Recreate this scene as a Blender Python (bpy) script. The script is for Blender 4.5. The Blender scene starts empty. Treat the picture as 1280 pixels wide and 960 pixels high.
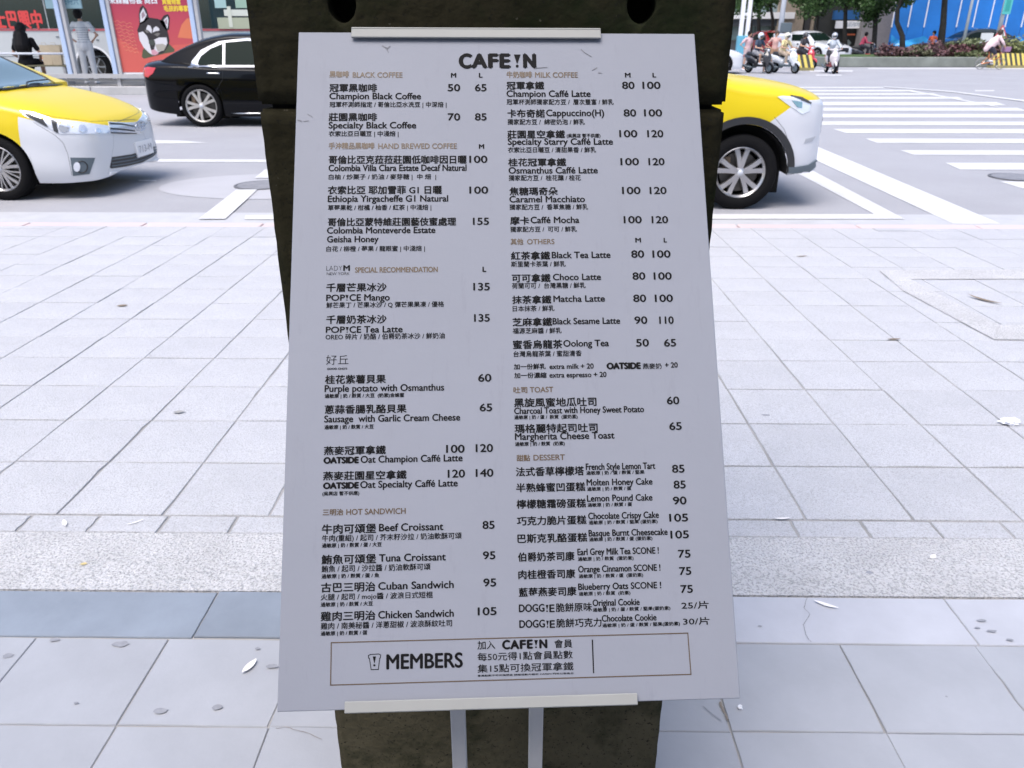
import bpy, bmesh, math, random
import numpy as np
from mathutils import Vector, Matrix, noise
from mathutils.bvhtree import BVHTree
from mathutils.geometry import delaunay_2d_cdt
R_ = math.radians
random.seed(7)
scene = bpy.context.scene
C = scene.collection

# ---------------- camera
F_PX = 985.0; PITCH = math.atan(443 / F_PX); YAW = 0.0125; CAM_H = 1.6
cam_d = bpy.data.cameras.new('camera'); cam = bpy.data.objects.new('camera', cam_d); C.objects.link(cam)
cam_d.sensor_width = 36; cam_d.lens = 36 * F_PX / 1280; cam_d.clip_end = 900; cam_d.clip_start = 0.02
cam.location = (0, 0, CAM_H); cam.rotation_euler = (math.pi / 2 - PITCH, 0, YAW)
cam_d.dof.use_dof = True; cam_d.dof.focus_distance = 1.09; cam_d.dof.aperture_fstop = 14.0
scene.camera = cam

# ---------------- world, sun, exposure
SUN_EL, SUN_AZ = R_(66), R_(212)       # azimuth measured clockwise from +Y
w = bpy.data.worlds.new('World'); scene.world = w; w.use_nodes = True
nt = w.node_tree; bgn = nt.nodes['Background']
sky = nt.nodes.new('ShaderNodeTexSky'); sky.sky_type = 'NISHITA'; sky.sun_disc = False
sky.sun_elevation = SUN_EL; sky.sun_rotation = SUN_AZ; sky.dust_density = 4.0; sky.air_density = 1.0; sky.ozone_density = 1.0
hsv = nt.nodes.new('ShaderNodeHueSaturation'); hsv.inputs['Saturation'].default_value = 1.0
nt.links.new(sky.outputs[0], hsv.inputs['Color']); nt.links.new(hsv.outputs[0], bgn.inputs[0]); bgn.inputs[1].default_value = 0.14
sd = bpy.data.lights.new('sun', 'SUN'); sd.energy = 1.0; sd.angle = R_(35); sd.color = (1.0, 0.985, 0.97)
so = bpy.data.objects.new('sun', sd); C.objects.link(so)
sv = Vector((math.sin(SUN_AZ) * math.cos(SUN_EL), math.cos(SUN_AZ) * math.cos(SUN_EL), math.sin(SUN_EL)))
so.rotation_euler = sv.to_track_quat('Z', 'Y').to_euler(); so.location = (0, 0, 30)
scene.view_settings.view_transform = 'Standard'; scene.view_settings.look = 'None'
scene.view_settings.exposure = 1.05; scene.view_settings.gamma = 1.0
scene.cycles.max_bounces = 8; scene.cycles.diffuse_bounces = 5; scene.cycles.transparent_max_bounces = 8

# ---------------- where things stand: a point seen in the reference, on the ground or on an upright plane
_F = Vector((-math.sin(YAW) * math.cos(PITCH), math.cos(YAW) * math.cos(PITCH), -math.sin(PITCH)))
_R = Vector((math.cos(YAW), math.sin(YAW), 0)); _U = _R.cross(_F); CP = Vector((0, 0, CAM_H))
def ray(x, y): return _F + _R * ((x - 640) / F_PX) - _U * ((y - 480) / F_PX)
def G(x, y, z=0.0):
    d = ray(x, y); return CP + d * ((z - CAM_H) / d.z)
def P(x, y, Y):
    d = ray(x, y); return CP + d * (Y / d.y)
YE = 6.665; KERB = 0.10; SLOPE = 0.025
def sw(y): return KERB + SLOPE * (YE - y)
def S(x, y):
    d = ray(x, y); return CP + d * ((KERB + SLOPE * YE - CAM_H) / (d.z + SLOPE * d.y))

# ---------------- materials
_m = {}
def mat(name, col, rough=0.6, metal=0.0, var=0.0, scale=8.0, bump=0.0, bscale=60.0, coat=0.0, emit=0.0, spec=None, trans=0.0, rnd=0.0, col2=None, detail=6):
    if name in _m: return _m[name]
    m = bpy.data.materials.new(name); m.use_nodes = True; n = m.node_tree; b = n.nodes['Principled BSDF']
    b.inputs['Base Color'].default_value = (*col, 1); b.inputs['Roughness'].default_value = rough; b.inputs['Metallic'].default_value = metal
    b.inputs['Coat Weight'].default_value = coat; b.inputs['Coat Roughness'].default_value = 0.04
    if trans: b.inputs['Transmission Weight'].default_value = trans
    if spec is not None: b.inputs['Specular IOR Level'].default_value = spec
    if emit:
        b.inputs['Emission Color'].default_value = (*col, 1); b.inputs['Emission Strength'].default_value = emit
    tc = n.nodes.new('ShaderNodeTexCoord')
    if var or col2:
        nz = n.nodes.new('ShaderNodeTexNoise'); nz.inputs['Scale'].default_value = scale; nz.inputs['Detail'].default_value = detail
        nz.inputs['Roughness'].default_value = 0.65
        n.links.new(tc.outputs['Object'], nz.inputs['Vector'])
        rp = n.nodes.new('ShaderNodeValToRGB'); rp.color_ramp.elements[0].position = 0.3; rp.color_ramp.elements[1].position = 0.7
        c2 = col2 or tuple(min(1, c * (1 + var)) for c in col); c1 = col if col2 else tuple(c * (1 - var) for c in col)
        rp.color_ramp.elements[0].color = (*c1, 1); rp.color_ramp.elements[1].color = (*c2, 1)
        n.links.new(nz.outputs[0], rp.inputs[0]); out = rp.outputs[0]
        if rnd:
            oi = n.nodes.new('ShaderNodeObjectInfo'); mr = n.nodes.new('ShaderNodeMapRange'); mr.inputs[3].default_value = 1 - rnd; mr.inputs[4].default_value = 1 + rnd
            n.links.new(oi.outputs['Random'], mr.inputs[0]); vm = n.nodes.new('ShaderNodeVectorMath'); vm.operation = 'SCALE'
            n.links.new(out, vm.inputs[0]); n.links.new(mr.outputs[0], vm.inputs['Scale']); out = vm.outputs[0]
        n.links.new(out, b.inputs['Base Color'])
    if bump:
        nb = n.nodes.new('ShaderNodeTexNoise'); nb.inputs['Scale'].default_value = bscale; nb.inputs['Detail'].default_value = 4
        n.links.new(tc.outputs['Object'], nb.inputs['Vector'])
        bp = n.nodes.new('ShaderNodeBump'); bp.inputs['Strength'].default_value = bump; bp.inputs['Distance'].default_value = 0.01
        n.links.new(nb.outputs[0], bp.inputs['Height']); n.links.new(bp.outputs[0], b.inputs['Normal'])
    _m[name] = m; return m
def speckle(m, scale, dark, lo=0.42, hi=0.52, amount=0.5, world=True):
    """grains of darker stone mixed into whatever feeds Base Color"""
    n = m.node_tree; b = n.nodes['Principled BSDF']; geo = n.nodes.new('ShaderNodeNewGeometry')
    v = n.nodes.new('ShaderNodeTexNoise'); v.inputs['Scale'].default_value = scale; v.inputs['Detail'].default_value = 3; v.inputs['Roughness'].default_value = 0.75
    n.links.new(geo.outputs['Position'], v.inputs['Vector'])
    r = n.nodes.new('ShaderNodeMapRange'); r.inputs[1].default_value = lo; r.inputs[2].default_value = hi; r.inputs[3].default_value = amount; r.inputs[4].default_value = 0
    n.links.new(v.outputs[0], r.inputs[0])
    mx = n.nodes.new('ShaderNodeMix'); mx.data_type = 'RGBA'; mx.inputs[7].default_value = (*dark, 1)
    n.links.new(r.outputs[0], mx.inputs[0])
    src = b.inputs['Base Color'].links
    if src: n.links.new(src[0].from_socket, mx.inputs[6])
    else: mx.inputs[6].default_value = b.inputs['Base Color'].default_value
    n.links.new(mx.outputs[2], b.inputs['Base Color'])
    return m

# ---------------- object helpers
def tag(o, label=None, cat=None, group=None, kind=None):
    if label: o['label'] = label
    if cat: o['category'] = cat
    if group: o['group'] = group
    if kind: o['kind'] = kind
    return o
def link(name, me, m=None, parent=None, smooth=False):
    o = bpy.data.objects.new(name, me); C.objects.link(o)
    if m is not None and not me.materials: me.materials.append(m)
    if parent is not None: o.parent = parent
    if smooth: me.polygons.foreach_set('use_smooth', [True] * len(me.polygons))
    return o
def empty(name, loc=(0, 0, 0), rz=0.0, label=None, cat=None, group=None, kind=None):
    o = bpy.data.objects.new(name, None); C.objects.link(o); o.location = loc; o.rotation_euler = (0, 0, rz); o.empty_display_size = 0.1
    return tag(o, label, cat, group, kind)
class MB:
    def __init__(s): s.v = []; s.f = []
    def add(s, vs, fs):
        k = len(s.v); s.v += [tuple(p) for p in vs]; s.f += [tuple(i + k for i in f) for f in fs]; return s
    def box(s, c, d, rot=None, taper=1.0):
        vs = []
        for z in (-1, 1):
            t = taper if z > 0 else 1
            for x, y in ((-1, -1), (1, -1), (1, 1), (-1, 1)):
                p = Vector((x * d[0] / 2 * t, y * d[1] / 2 * t, z * d[2] / 2))
                if rot is not None: p = rot @ p
                vs.append(p + Vector(c))
        return s.add(vs, [(3, 2, 1, 0), (4, 5, 6, 7), (0, 1, 5, 4), (1, 2, 6, 5), (2, 3, 7, 6), (3, 0, 4, 7)])
    def tube(s, pts, r, n=8, caps=True):
        pts = [Vector(p) for p in pts]; rs = r if isinstance(r, (list, tuple)) else [r] * len(pts); vs = []; fs = []
        up = Vector((0, 0, 1))
        for i, p in enumerate(pts):
            d = (pts[min(i + 1, len(pts) - 1)] - pts[max(i - 1, 0)]).normalized()
            a = d.cross(up if abs(d.z) < 0.95 else Vector((1, 0, 0))).normalized(); b = a.cross(d)
            vs += [p + (a * math.cos(2 * math.pi * k / n) + b * math.sin(2 * math.pi * k / n)) * rs[i] for k in range(n)]
        for i in range(len(pts) - 1):
            fs += [(i * n + k, i * n + (k + 1) % n, (i + 1) * n + (k + 1) % n, (i + 1) * n + k) for k in range(n)]
        if caps: fs += [tuple(reversed(range(n))), tuple(range((len(pts) - 1) * n, len(pts) * n))]
        return s.add(vs, fs)
    def lathe(s, prof, c=(0, 0, 0), axis='z', n=24):
        vs = []; fs = []; m = len(prof)
        for k in range(n):
            a = 2 * math.pi * k / n; ca, sa = math.cos(a), math.sin(a)
            for r, h in prof:
                p = {'z': (r * ca, r * sa, h), 'y': (r * ca, h, r * sa), 'x': (h, r * ca, r * sa)}[axis]
                vs.append((p[0] + c[0], p[1] + c[1], p[2] + c[2]))
        for k in range(n):
            for i in range(m - 1):
                a, b = k * m + i, ((k + 1) % n) * m + i
                fs.append((a, b, b + 1, a + 1))
        return s.add(vs, fs)
    def prism(s, poly, z0, z1):
        n = len(poly)
        return s.add([(x, y, z0) for x, y in poly] + [(x, y, z1) for x, y in poly],
                     [tuple(reversed(range(n))), tuple(range(n, 2 * n))] + [(i, (i + 1) % n, n + (i + 1) % n, n + i) for i in range(n)])
    def uv(s, c, r, n=12, m=8, rot=None):
        vs = []; fs = []; r = r if isinstance(r, (list, tuple)) else (r, r, r)
        for i in range(m + 1):
            ph = math.pi * i / m
            for k in range(n):
                a = 2 * math.pi * k / n
                p = Vector((r[0] * math.sin(ph) * math.cos(a), r[1] * math.sin(ph) * math.sin(a), r[2] * math.cos(ph)))
                if rot is not None: p = rot @ p
                vs.append(p + Vector(c))
        for i in range(m):
            for k in range(n): fs.append((i * n + k, (i + 1) * n + k, (i + 1) * n + (k + 1) % n, i * n + (k + 1) % n))
        return s.add(vs, fs)
    def mesh(s, name='mesh'):
        me = bpy.data.meshes.new(name); me.from_pydata(s.v, [], s.f); me.update(); return me
    def build(s, name, m, parent=None, smooth=False, bevel=0.0, seg=2):
        me = s.mesh(name)
        if bevel:
            b = bmesh.new(); b.from_mesh(me); bmesh.ops.recalc_face_normals(b, faces=b.faces)
            es = [e for e in b.edges if len(e.link_faces) == 2 and e.calc_face_angle(0) > 0.5]
            bmesh.ops.bevel(b, geom=es, offset=bevel, segments=seg, affect='EDGES', profile=0.5); b.to_mesh(me); b.free()
        else:
            b = bmesh.new(); b.from_mesh(me); bmesh.ops.recalc_face_normals(b, faces=b.faces); b.to_mesh(me); b.free()
        return link(name, me, m, parent, smooth)
def copy_tree(o, parent=None):
    c = o.copy(); C.objects.link(c); c.parent = parent
    for ch in list(o.children): copy_tree(ch, c)
    return c
def soft(o, ang=40):
    me = o.data
    me.polygons.foreach_set('use_smooth', [True] * len(me.polygons))
    b = bmesh.new(); b.from_mesh(me)
    for e in b.edges: e.smooth = not (len(e.link_faces) == 2 and e.calc_face_angle(0) > R_(ang))
    b.to_mesh(me); b.free(); return o

# materials used in several places
M_tile = speckle(mat('granite_paving', (0.49, 0.50, 0.537), 0.75, var=0.07, scale=3.0, bump=0.5, bscale=160, rnd=0.03), 230, (0.27, 0.27, 0.285), 0.38, 0.50, 0.8)
speckle(M_tile, 75, (0.38, 0.385, 0.41), 0.36, 0.48, 0.6)
M_joint = mat('paving_joint_dirt', (0.20, 0.20, 0.195), 0.95, scale=2.6, col2=(0.42, 0.415, 0.42), detail=10)
M_pebble = speckle(mat('washed_pebble', (0.56, 0.56, 0.58), 0.85, var=0.1, scale=5, bump=1.0, bscale=110), 150, (0.20, 0.21, 0.22), 0.40, 0.52, 0.68)
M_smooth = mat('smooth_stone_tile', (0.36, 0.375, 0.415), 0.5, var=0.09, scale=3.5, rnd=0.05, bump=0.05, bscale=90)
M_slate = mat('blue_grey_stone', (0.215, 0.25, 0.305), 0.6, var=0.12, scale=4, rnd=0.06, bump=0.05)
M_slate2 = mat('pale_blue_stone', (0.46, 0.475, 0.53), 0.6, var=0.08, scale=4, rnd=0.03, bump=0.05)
M_asph = speckle(mat('worn_asphalt', (0.34, 0.345, 0.375), 0.85, var=0.07, scale=0.7, bump=0.5, bscale=90), 110, (0.22, 0.22, 0.24), 0.38, 0.52, 0.65)
M_patch = speckle(mat('asphalt_patch', (0.40, 0.405, 0.44), 0.85, var=0.05, scale=1.5), 150, (0.30, 0.30, 0.33), 0.38, 0.52, 0.4)
M_line = mat('road_paint_white', (0.56, 0.565, 0.58), 0.7, var=0.07, scale=9)
M_black = mat('black_rubber', (0.006, 0.006, 0.007), 0.85, spec=0.15)
M_well = mat('wheel_well_black', (0.004, 0.004, 0.004), 0.95)
M_alloy = mat('alloy_rim', (0.46, 0.46, 0.47), 0.28, metal=0.9)
M_chrome = mat('chrome_trim', (0.62, 0.64, 0.68), 0.12, metal=1.0)
M_glass = mat('car_glass', (0.006, 0.014, 0.011), 0.04, coat=0.0, spec=0.13)
M_wsg = mat('windscreen_glass', (0.09, 0.15, 0.16), 0.04, coat=1.0)
M_white = mat('white_paint', (0.78, 0.79, 0.82), 0.4)
M_blackpl = mat('black_plastic', (0.02, 0.021, 0.024), 0.45)
M_greypl = mat('grey_plastic', (0.10, 0.13, 0.155), 0.5)
M_lens = mat('headlamp_lens', (0.75, 0.78, 0.84), 0.06, coat=1.0, metal=0.3)
M_steel = mat('painted_steel_pole', (0.55, 0.58, 0.64), 0.45, var=0.06)
# ================= ground, road, sidewalk
def sheet(name, x0, x1, y0, y1, z, m, kind='structure', parent=None):
    me = bpy.data.meshes.new(name); me.from_pydata([(x0, y0, z), (x1, y0, z), (x1, y1, z), (x0, y1, z)], [], [(0, 1, 2, 3)])
    o = link(name, me, m, parent); return tag(o, kind=kind)
M_ground = mat('city_ground', (0.22, 0.23, 0.24), 0.9, var=0.15, scale=0.2)
sheet('ground', -450, 450, -60, 700, -0.05, M_ground)
sheet('road', -160, 160, YE - 0.2, 60, 0.0, M_asph)
kerb_in = YE - 0.16
def slope_box(mb, x0, x1, y0, y1, h0, h1):
    """box following the fall of the pavement, between heights h0 and h1 above it"""
    vs = [(x, y, sw(y) + h) for h in (h0, h1) for x, y in ((x0, y0), (x1, y0), (x1, y1), (x0, y1))]
    mb.add(vs, [(3, 2, 1, 0), (4, 5, 6, 7), (0, 1, 5, 4), (1, 2, 6, 5), (2, 3, 7, 6), (3, 0, 4, 7)])
b = MB(); slope_box(b, -60, 60, -6, kerb_in, -0.45, -0.0055)
walk = tag(b.build('sidewalk', M_joint), kind='structure')
# gutter slab along the kerb and kerb stones with the remains of a red line
M_gut = mat('gutter_concrete', (0.42, 0.43, 0.46), 0.85, var=0.08, scale=4, rnd=0.04)
M_kerb = mat('kerb_faded_red', (0.50, 0.44, 0.455), 0.8, var=0.08, scale=5, col2=(0.58, 0.47, 0.475), rnd=0.03)
gut = sheet('gutter', -60, 60, YE + 0.002, G(640, 267).y, 0.002, M_gut)
kerb = empty('kerb', (0, YE - 0.08, 0), kind='structure')
kb = MB().box((0, 0, KERB / 2 - 0.1), (0.988, 0.15, KERB + 0.2)); k0 = None
for i in range(-12, 13):
    if k0 is None: k0 = kb.build('kerb_stone', M_kerb, kerb, bevel=0.012); o = k0
    else: o = bpy.data.objects.new('kerb_stone', k0.data); C.objects.link(o); o.parent = kerb
    o.location = (i * 1.0 + 0.31, 0, 0)
# road markings
def flat_poly(name, pts, z, m, parent=None):
    me = bpy.data.meshes.new(name); me.from_pydata([(p[0], p[1], z) for p in pts], [], [tuple(range(len(pts)))])
    b = bmesh.new(); b.from_mesh(me); bmesh.ops.recalc_face_normals(b, faces=b.faces)
    if b.faces[:] and b.faces[:][0].normal.z < 0: bmesh.ops.reverse_faces(b, faces=b.faces)
    b.to_mesh(me); b.free()
    return link(name, me, m, parent)
marks = empty('road_markings', (0, 12, 0), kind='structure')
def mark(name, pts, z=0.004):
    o = flat_poly(name, [(p[0], p[1] - 12) for p in pts], z, M_line, marks); return o
Z1 = lambda zx, zy: G(1000 + zx / 4.571, 80 + zy / 4.571)
stripes = [(673, 712, 1140, 1270, None), (566, 605, 830, 915, None), (494, 520, 575, 650, None), (427, 452, 375, 440, None), (372, 396, 190, 262, None),
           (329, 349, 60, 110, None), (286, 306, -60, 0, None), (251, 268, -180, -120, 1240), (218, 236, -300, -240, 1120), (189, 200, -420, -380, 900),
           (168, 177, -520, -480, 760), (149, 157, -620, -580, 640), (132, 138, -700, -680, 470)]
for t, bt, xt, xb, xr in stripes:
    a = Z1(xt, t); c = Z1(xb, bt)
    if xr is None: r1 = (a.x + 14, a.y); r2 = (c.x + 14, c.y)
    else: r1 = tuple(Z1(xr, t))[:2]; r2 = tuple(Z1(xr + (bt - t) * 3.2, bt))[:2]
    mark('crosswalk_stripe', [a[:2], r1, r2, c[:2]])
mark('diagonal_stripe', [Z1(20, 440)[:2], Z1(1145, 915)[:2], Z1(875, 915)[:2], Z1(-10, 505)[:2]])
mark('diagonal_stripe', [Z1(-200, 500)[:2], Z1(75, 612)[:2], Z1(600, 889)[:2], Z1(432, 864)[:2], Z1(12, 640)[:2], Z1(-260, 512)[:2]])
mark('edge_line', [Z1(-800, 862)[:2], Z1(432, 862)[:2], Z1(600, 890)[:2], Z1(-800, 890)[:2]], 0.008)
mark('lane_line', [Z1(620, 150)[:2], Z1(820, 184)[:2], Z1(1140, 245)[:2], Z1(1110, 245)[:2], Z1(800, 188)[:2], Z1(600, 154)[:2]], 0.008)
mark('lane_line', [Z1(480, 130)[:2], Z1(860, 156)[:2], Z1(1500, 236)[:2], Z1(1500, 246)[:2], Z1(860, 162)[:2], Z1(480, 134)[:2]], 0.012)
mark('lane_line', [Z1(1000, 150)[:2], Z1(1110, 150)[:2], Z1(1110, 156)[:2], Z1(1000, 156)[:2]])
for (y0, y1, x0, x1) in ((88.0, 89.6, 1012, 1066), (85.2, 86.4, 1085, 1420), (93.5, 94.6, 1020, 1052)):
    mark('lane_line', [G(x0, y0)[:2], G(x1, y0)[:2], G(x1, y1)[:2], G(x0, y1)[:2]])
Z2 = lambda zx, zy: G(180 + zx / 5.818, 170 + zy / 5.818)
mark('lane_line', [Z2(-300, 168)[:2], Z2(1500, 176)[:2], Z2(1500, 192)[:2], Z2(-300, 190)[:2]])
mark('lane_line', [Z2(-200, 30)[:2], Z2(250, 34)[:2], Z2(470, 50)[:2], Z2(250, 56)[:2], Z2(-200, 56)[:2]])
mark('diagonal_stripe', [Z2(672, 398)[:2], Z2(826, 396)[:2], Z2(592, 612)[:2], Z2(398, 612)[:2]], 0.012)
mark('diagonal_stripe', [Z2(880, 250)[:2], Z2(1000, 250)[:2], Z2(930, 312)[:2], Z2(806, 312)[:2]], 0.012)
mark('lane_line', [Z2(-40, 320)[:2], Z2(90, 324)[:2], Z2(90, 332)[:2], Z2(-40, 332)[:2]])
mark('edge_line', [Z2(740, 582)[:2], Z2(1200, 582)[:2], Z2(1200, 612)[:2], Z2(730, 612)[:2]], 0.008)
cc = G(345, 232); rr = (cc - Z2(95, 380)).length
patch = flat_poly('asphalt_patch', [(cc.x + rr * 1.0 * math.cos(a), cc.y + 0.62 * rr * math.sin(a)) for a in [2 * math.pi * k / 48 for k in range(48)]], 0.0035, M_patch); tag(patch, kind='structure')
def manhole(c, r, lab):
    e = empty('manhole_cover', (c.x, c.y, 0.004), label=lab, cat='manhole cover', group='manhole covers in the road')
    MB().lathe([(r, 0.0), (r, 0.006), (r * 0.9, 0.008), (r * 0.9, 0.0)], n=28).build('ring', mat('manhole_iron', (0.16, 0.16, 0.17), 0.6, metal=0.5, var=0.2), e)
    MB().lathe([(r * 0.88, 0.0), (r * 0.88, 0.009), (0.001, 0.009)], n=28).build('lid', mat('manhole_lid', (0.26, 0.26, 0.28), 0.6, metal=0.3, var=0.2, bump=0.6, bscale=70), e)
    return e
manhole(G(327, 232), 0.30, 'round grey manhole cover in the pale asphalt patch left of the pillar')
manhole(G(1268, 222), 0.28, 'rusty manhole cover between the nearest crosswalk stripes')

# paving, row by row (near rows first so that the nearest 300 are parts of their own)
def half_w(y):
    zc = y * math.cos(PITCH) + (CAM_H - sw(y)) * math.sin(PITCH); return 668 / F_PX * zc
rows = []   # y0, y1, pitch, first joint, material
y = 1.507
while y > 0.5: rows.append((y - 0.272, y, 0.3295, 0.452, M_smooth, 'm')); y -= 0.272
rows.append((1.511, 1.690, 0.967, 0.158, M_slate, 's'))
rows.append((1.969, 2.066, 0.2146, 0.835, M_tile, 'n'))
y = 2.068
for i in range(4): rows.append((y, y + 0.3425, 0.3345, -1.12, M_tile, 'a')); y += 0.3425
y = 3.438
for i in range(10): rows.append((y, y + 0.2955, 0.3345, -1.12, M_tile, 'b')); y += 0.2955
rows.append((y, kerb_in - 0.003, 0.3345, -1.12, M_tile, 'c'))
cells = []
for (y0, y1, pt, xj, m, key) in rows:
    hw = half_w((y0 + y1) / 2) + 0.12
    k = math.floor((-hw - xj) / pt)
    while xj + k * pt < hw: cells.append((y0, y1, xj + k * pt, xj + (k + 1) * pt, m, key)); k += 1
extra = []
for (y0, y1, pt, xj, m, key) in rows:
    hw = half_w((y0 + y1) / 2) + 0.12; kk = math.floor((-hw - xj) / pt)
    for side in (-1, 1):
        n = 14 if key in 'abc' else 6
        for q in range(n):
            k = kk - 1 - q if side < 0 else math.floor((hw - xj) / pt) + 1 + q
            extra.append((y0, y1, xj + k * pt, xj + (k + 1) * pt, m, key))
cells.sort(key=lambda c: c[0])
tmesh = {}
rng = random.Random(3); GAP = {'m': 0.0022, 's': 0.0018, 'n': 0.008, 'a': 0.0062, 'b': 0.0055, 'c': 0.005}
def tile_mesh(wd, dp, key, m):
    """a slab with slightly worn, uneven edges; six cuts of each size shared by all the slabs of that size"""
    kk = (round(wd, 4), round(dp, 4), key, rng.randrange(6), m.name)
    if kk in tmesh: return tmesh[kk]
    g = GAP[key]; hx, hy = (wd - g) / 2, (dp - g) / 2; pts = []; n = 5 if key != 's' else 9; wear = 0.0011 if key in 'ms' else 0.0022
    for (x0, y0, x1, y1, nx, ny) in ((-hx, -hy, hx, -hy, 0, 1), (hx, -hy, hx, hy, -1, 0), (hx, hy, -hx, hy, 0, -1), (-hx, hy, -hx, -hy, 1, 0)):
        for q in range(n):
            t = (q + (rng.uniform(-.3, .3) if q else 0)) / n; d = rng.random() ** 2.5 * wear + (0.0035 if rng.random() < .05 and key != 's' else 0)
            pts.append((x0 + (x1 - x0) * t + (nx or (0 if q else -0)) * d, y0 + (y1 - y0) * t + ny * d))
    N = len(pts); top = [(x * (1 - .0016 / hx), y * (1 - .0016 / hy), 0.0) for x, y in pts]; low = [(x, y, -0.0022) for x, y in pts]; bot = [(x, y, -0.03) for x, y in pts]
    me = bpy.data.meshes.new('paving_tile'); me.from_pydata(top + low + bot, [], [tuple(range(N))] + [(N + i, N + (i + 1) % N, (i + 1) % N, i) for i in range(N)] + [(2 * N + i, 2 * N + (i + 1) % N, N + (i + 1) % N, N + i) for i in range(N)])
    me.materials.append(m); tmesh[kk] = me; return me
ang = -math.atan(SLOPE); rest = MB()
for i, (y0, y1, x0, x1, m, key) in enumerate(cells):
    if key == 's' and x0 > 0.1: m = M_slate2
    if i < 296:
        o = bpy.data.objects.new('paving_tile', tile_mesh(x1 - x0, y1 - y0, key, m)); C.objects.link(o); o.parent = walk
        yc = (y0 + y1) / 2; o.location = ((x0 + x1) / 2 + rng.uniform(-1, 1) * 0.0012, yc + rng.uniform(-1, 1) * 0.0012, sw(yc) + rng.uniform(-0.0022, 0.0006))
        o.rotation_euler = (ang + rng.uniform(-1, 1) * 0.0035, rng.uniform(-1, 1) * 0.0035, rng.uniform(-1, 1) * 0.003)
    else:
        h = rng.uniform(-0.002, 0.0005); slope_box(rest, x0 + 0.0022, x1 - 0.0022, y0 + 0.0022, y1 - 0.0022, -0.03, h)
for (y0, y1, x0, x1, m, key) in extra:
    if key in 'abcn': slope_box(rest, x0 + 0.004, x1 - 0.004, y0 + 0.004, y1 - 0.004, -0.03, rng.uniform(-0.002, 0.0005))
tag(rest.build('outer_paving', M_tile, walk), kind='stuff')
b = MB()
for (y0, y1, x0, x1, m, key) in extra:
    if key in 'ms': slope_box(b, x0 + 0.002, x1 - 0.002, y0 + 0.002, y1 - 0.002, -0.03, rng.uniform(-0.001, 0.0005))
slope_box(b, -6, 6, -6, 0.41, -0.03, 0.0)
tag(b.build('arcade_floor', M_smooth, walk), kind='stuff')
b = MB(); slope_box(b, -9, 9, 1.693, 1.966, -0.03, 0.001); b.build('pebble_band', M_pebble, walk)
# pebble-finished strips around the utility frame, right
def strip(pts):
    vs = [(p.x, p.y, sw(p.y) + 0.0035) for p in pts]
    me = bpy.data.meshes.new('pebble_strip'); me.from_pydata(vs, [], [tuple(range(len(vs)))]); link('pebble_strip', me, M_pebble, walk)
Z3 = lambda zx, zy: S(1060 + zx / 5.818, 300 + zy / 5.818)
strip([Z3(1110, 620), Z3(2300, 622), Z3(2300, 735), Z3(1060, 728)])
strip([Z3(225, 222), Z3(330, 222), Z3(2000, 214), Z3(2000, 286), Z3(452, 288), Z3(1100, 622), Z3(1060, 726), Z3(400, 372)])
# red-brown debris, leaves, tissue
M_leafp = mat('pale_fallen_leaf', (0.80, 0.78, 0.78), 0.7, var=0.1, scale=40); M_leafd = mat('brown_fallen_leaf', (0.20, 0.16, 0.12), 0.8, var=0.3, scale=40)
def leaf(px, py, ln, wd, rz, m, lab):
    p = S(px, py); n = 7; vs = []; fs = []
    for i in range(n + 1):
        t = i / n; ww = wd * math.sin(math.pi * min(1, t * 0.97 + 0.015)) ** 0.8; x = (t - 0.5) * ln; lift = 0.25 * ln * (t - 0.5) ** 2
        vs += [(x, -ww / 2, 0.001 + lift + 0.12 * ww), (x, 0, 0.001 + lift), (x, ww / 2, 0.001 + lift + 0.16 * ww)]
        if i: a = 3 * i; fs += [(a - 3, a - 2, a + 1, a), (a - 2, a - 1, a + 2, a + 1)]
    o = MB().add(vs, fs).build('fallen_leaf', m, None, True); o.location = (p.x, p.y, sw(p.y) + 0.0015); o.rotation_euler = (ang, 0, rz)
    tag(o, lab, 'leaf', 'fallen leaves on the paving')
leaf(312, 834, 0.048, 0.017, 1.15, M_leafp, 'pale pointed leaf on the smooth tile left of the sign')
leaf(81, 655, 0.04, 0.014, 2.2, M_leafp, 'pale leaf on the edge of the pebble band at far left')
leaf(1032, 757, 0.062, 0.012, -0.5, M_leafp, 'long narrow pale leaf on the blue grey band right of the sign')
leaf(1166, 697, 0.03, 0.014, 0.7, M_leafp, 'small curled pale leaf on the pebble band at right')
leaf(978, 649, 0.05, 0.009, 0.1, M_leafp, 'thin pale twig of leaf on the joint above the right pebble band')
leaf(1230, 376, 0.20, 0.03, -1.0, M_leafd, 'long brown dried leaf inside the pebble frame at right')
leaf(1117, 425, 0.07, 0.02, 0.1, M_leafd, 'small brown leaf caught at a paving joint, middle right')
leaf(169, 654, 0.05, 0.006, 0.6, M_leafp, 'thin curved pale leaf left on the narrow paving strip')
leaf(105, 706, 0.02, 0.012, 0.2, mat('yellow_leaf', (0.55, 0.45, 0.22), 0.7), 'tiny yellowish leaf in the left pebble band')
leaf(1002, 321, 0.09, 0.02, 0.2, M_leafd, 'thin brown leaf on the paving near the kerb, right of the pillar')
leaf(153, 383, 0.06, 0.03, 0.2, M_leafd, 'small dark leaf on a paving slab left of the pillar')
leaf(224, 516, 0.045, 0.022, 0.2, mat('grey_leaf', (0.3, 0.3, 0.3), 0.8), 'small flat grey leaf in the middle of a slab at left')
p = S(1262, 530); rngt = random.Random(5); bm = bmesh.new(); bmesh.ops.create_icosphere(bm, subdivisions=3, radius=1)
for v in bm.verts:
    nn = noise.noise(v.co * 2.3) * 0.55 + noise.noise(v.co * 6) * 0.3; v.co *= 1 + nn; v.co = Vector((v.co.x * 0.034, v.co.y * 0.022, max(-0.9, v.co.z) * 0.013 + 0.012))
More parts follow.
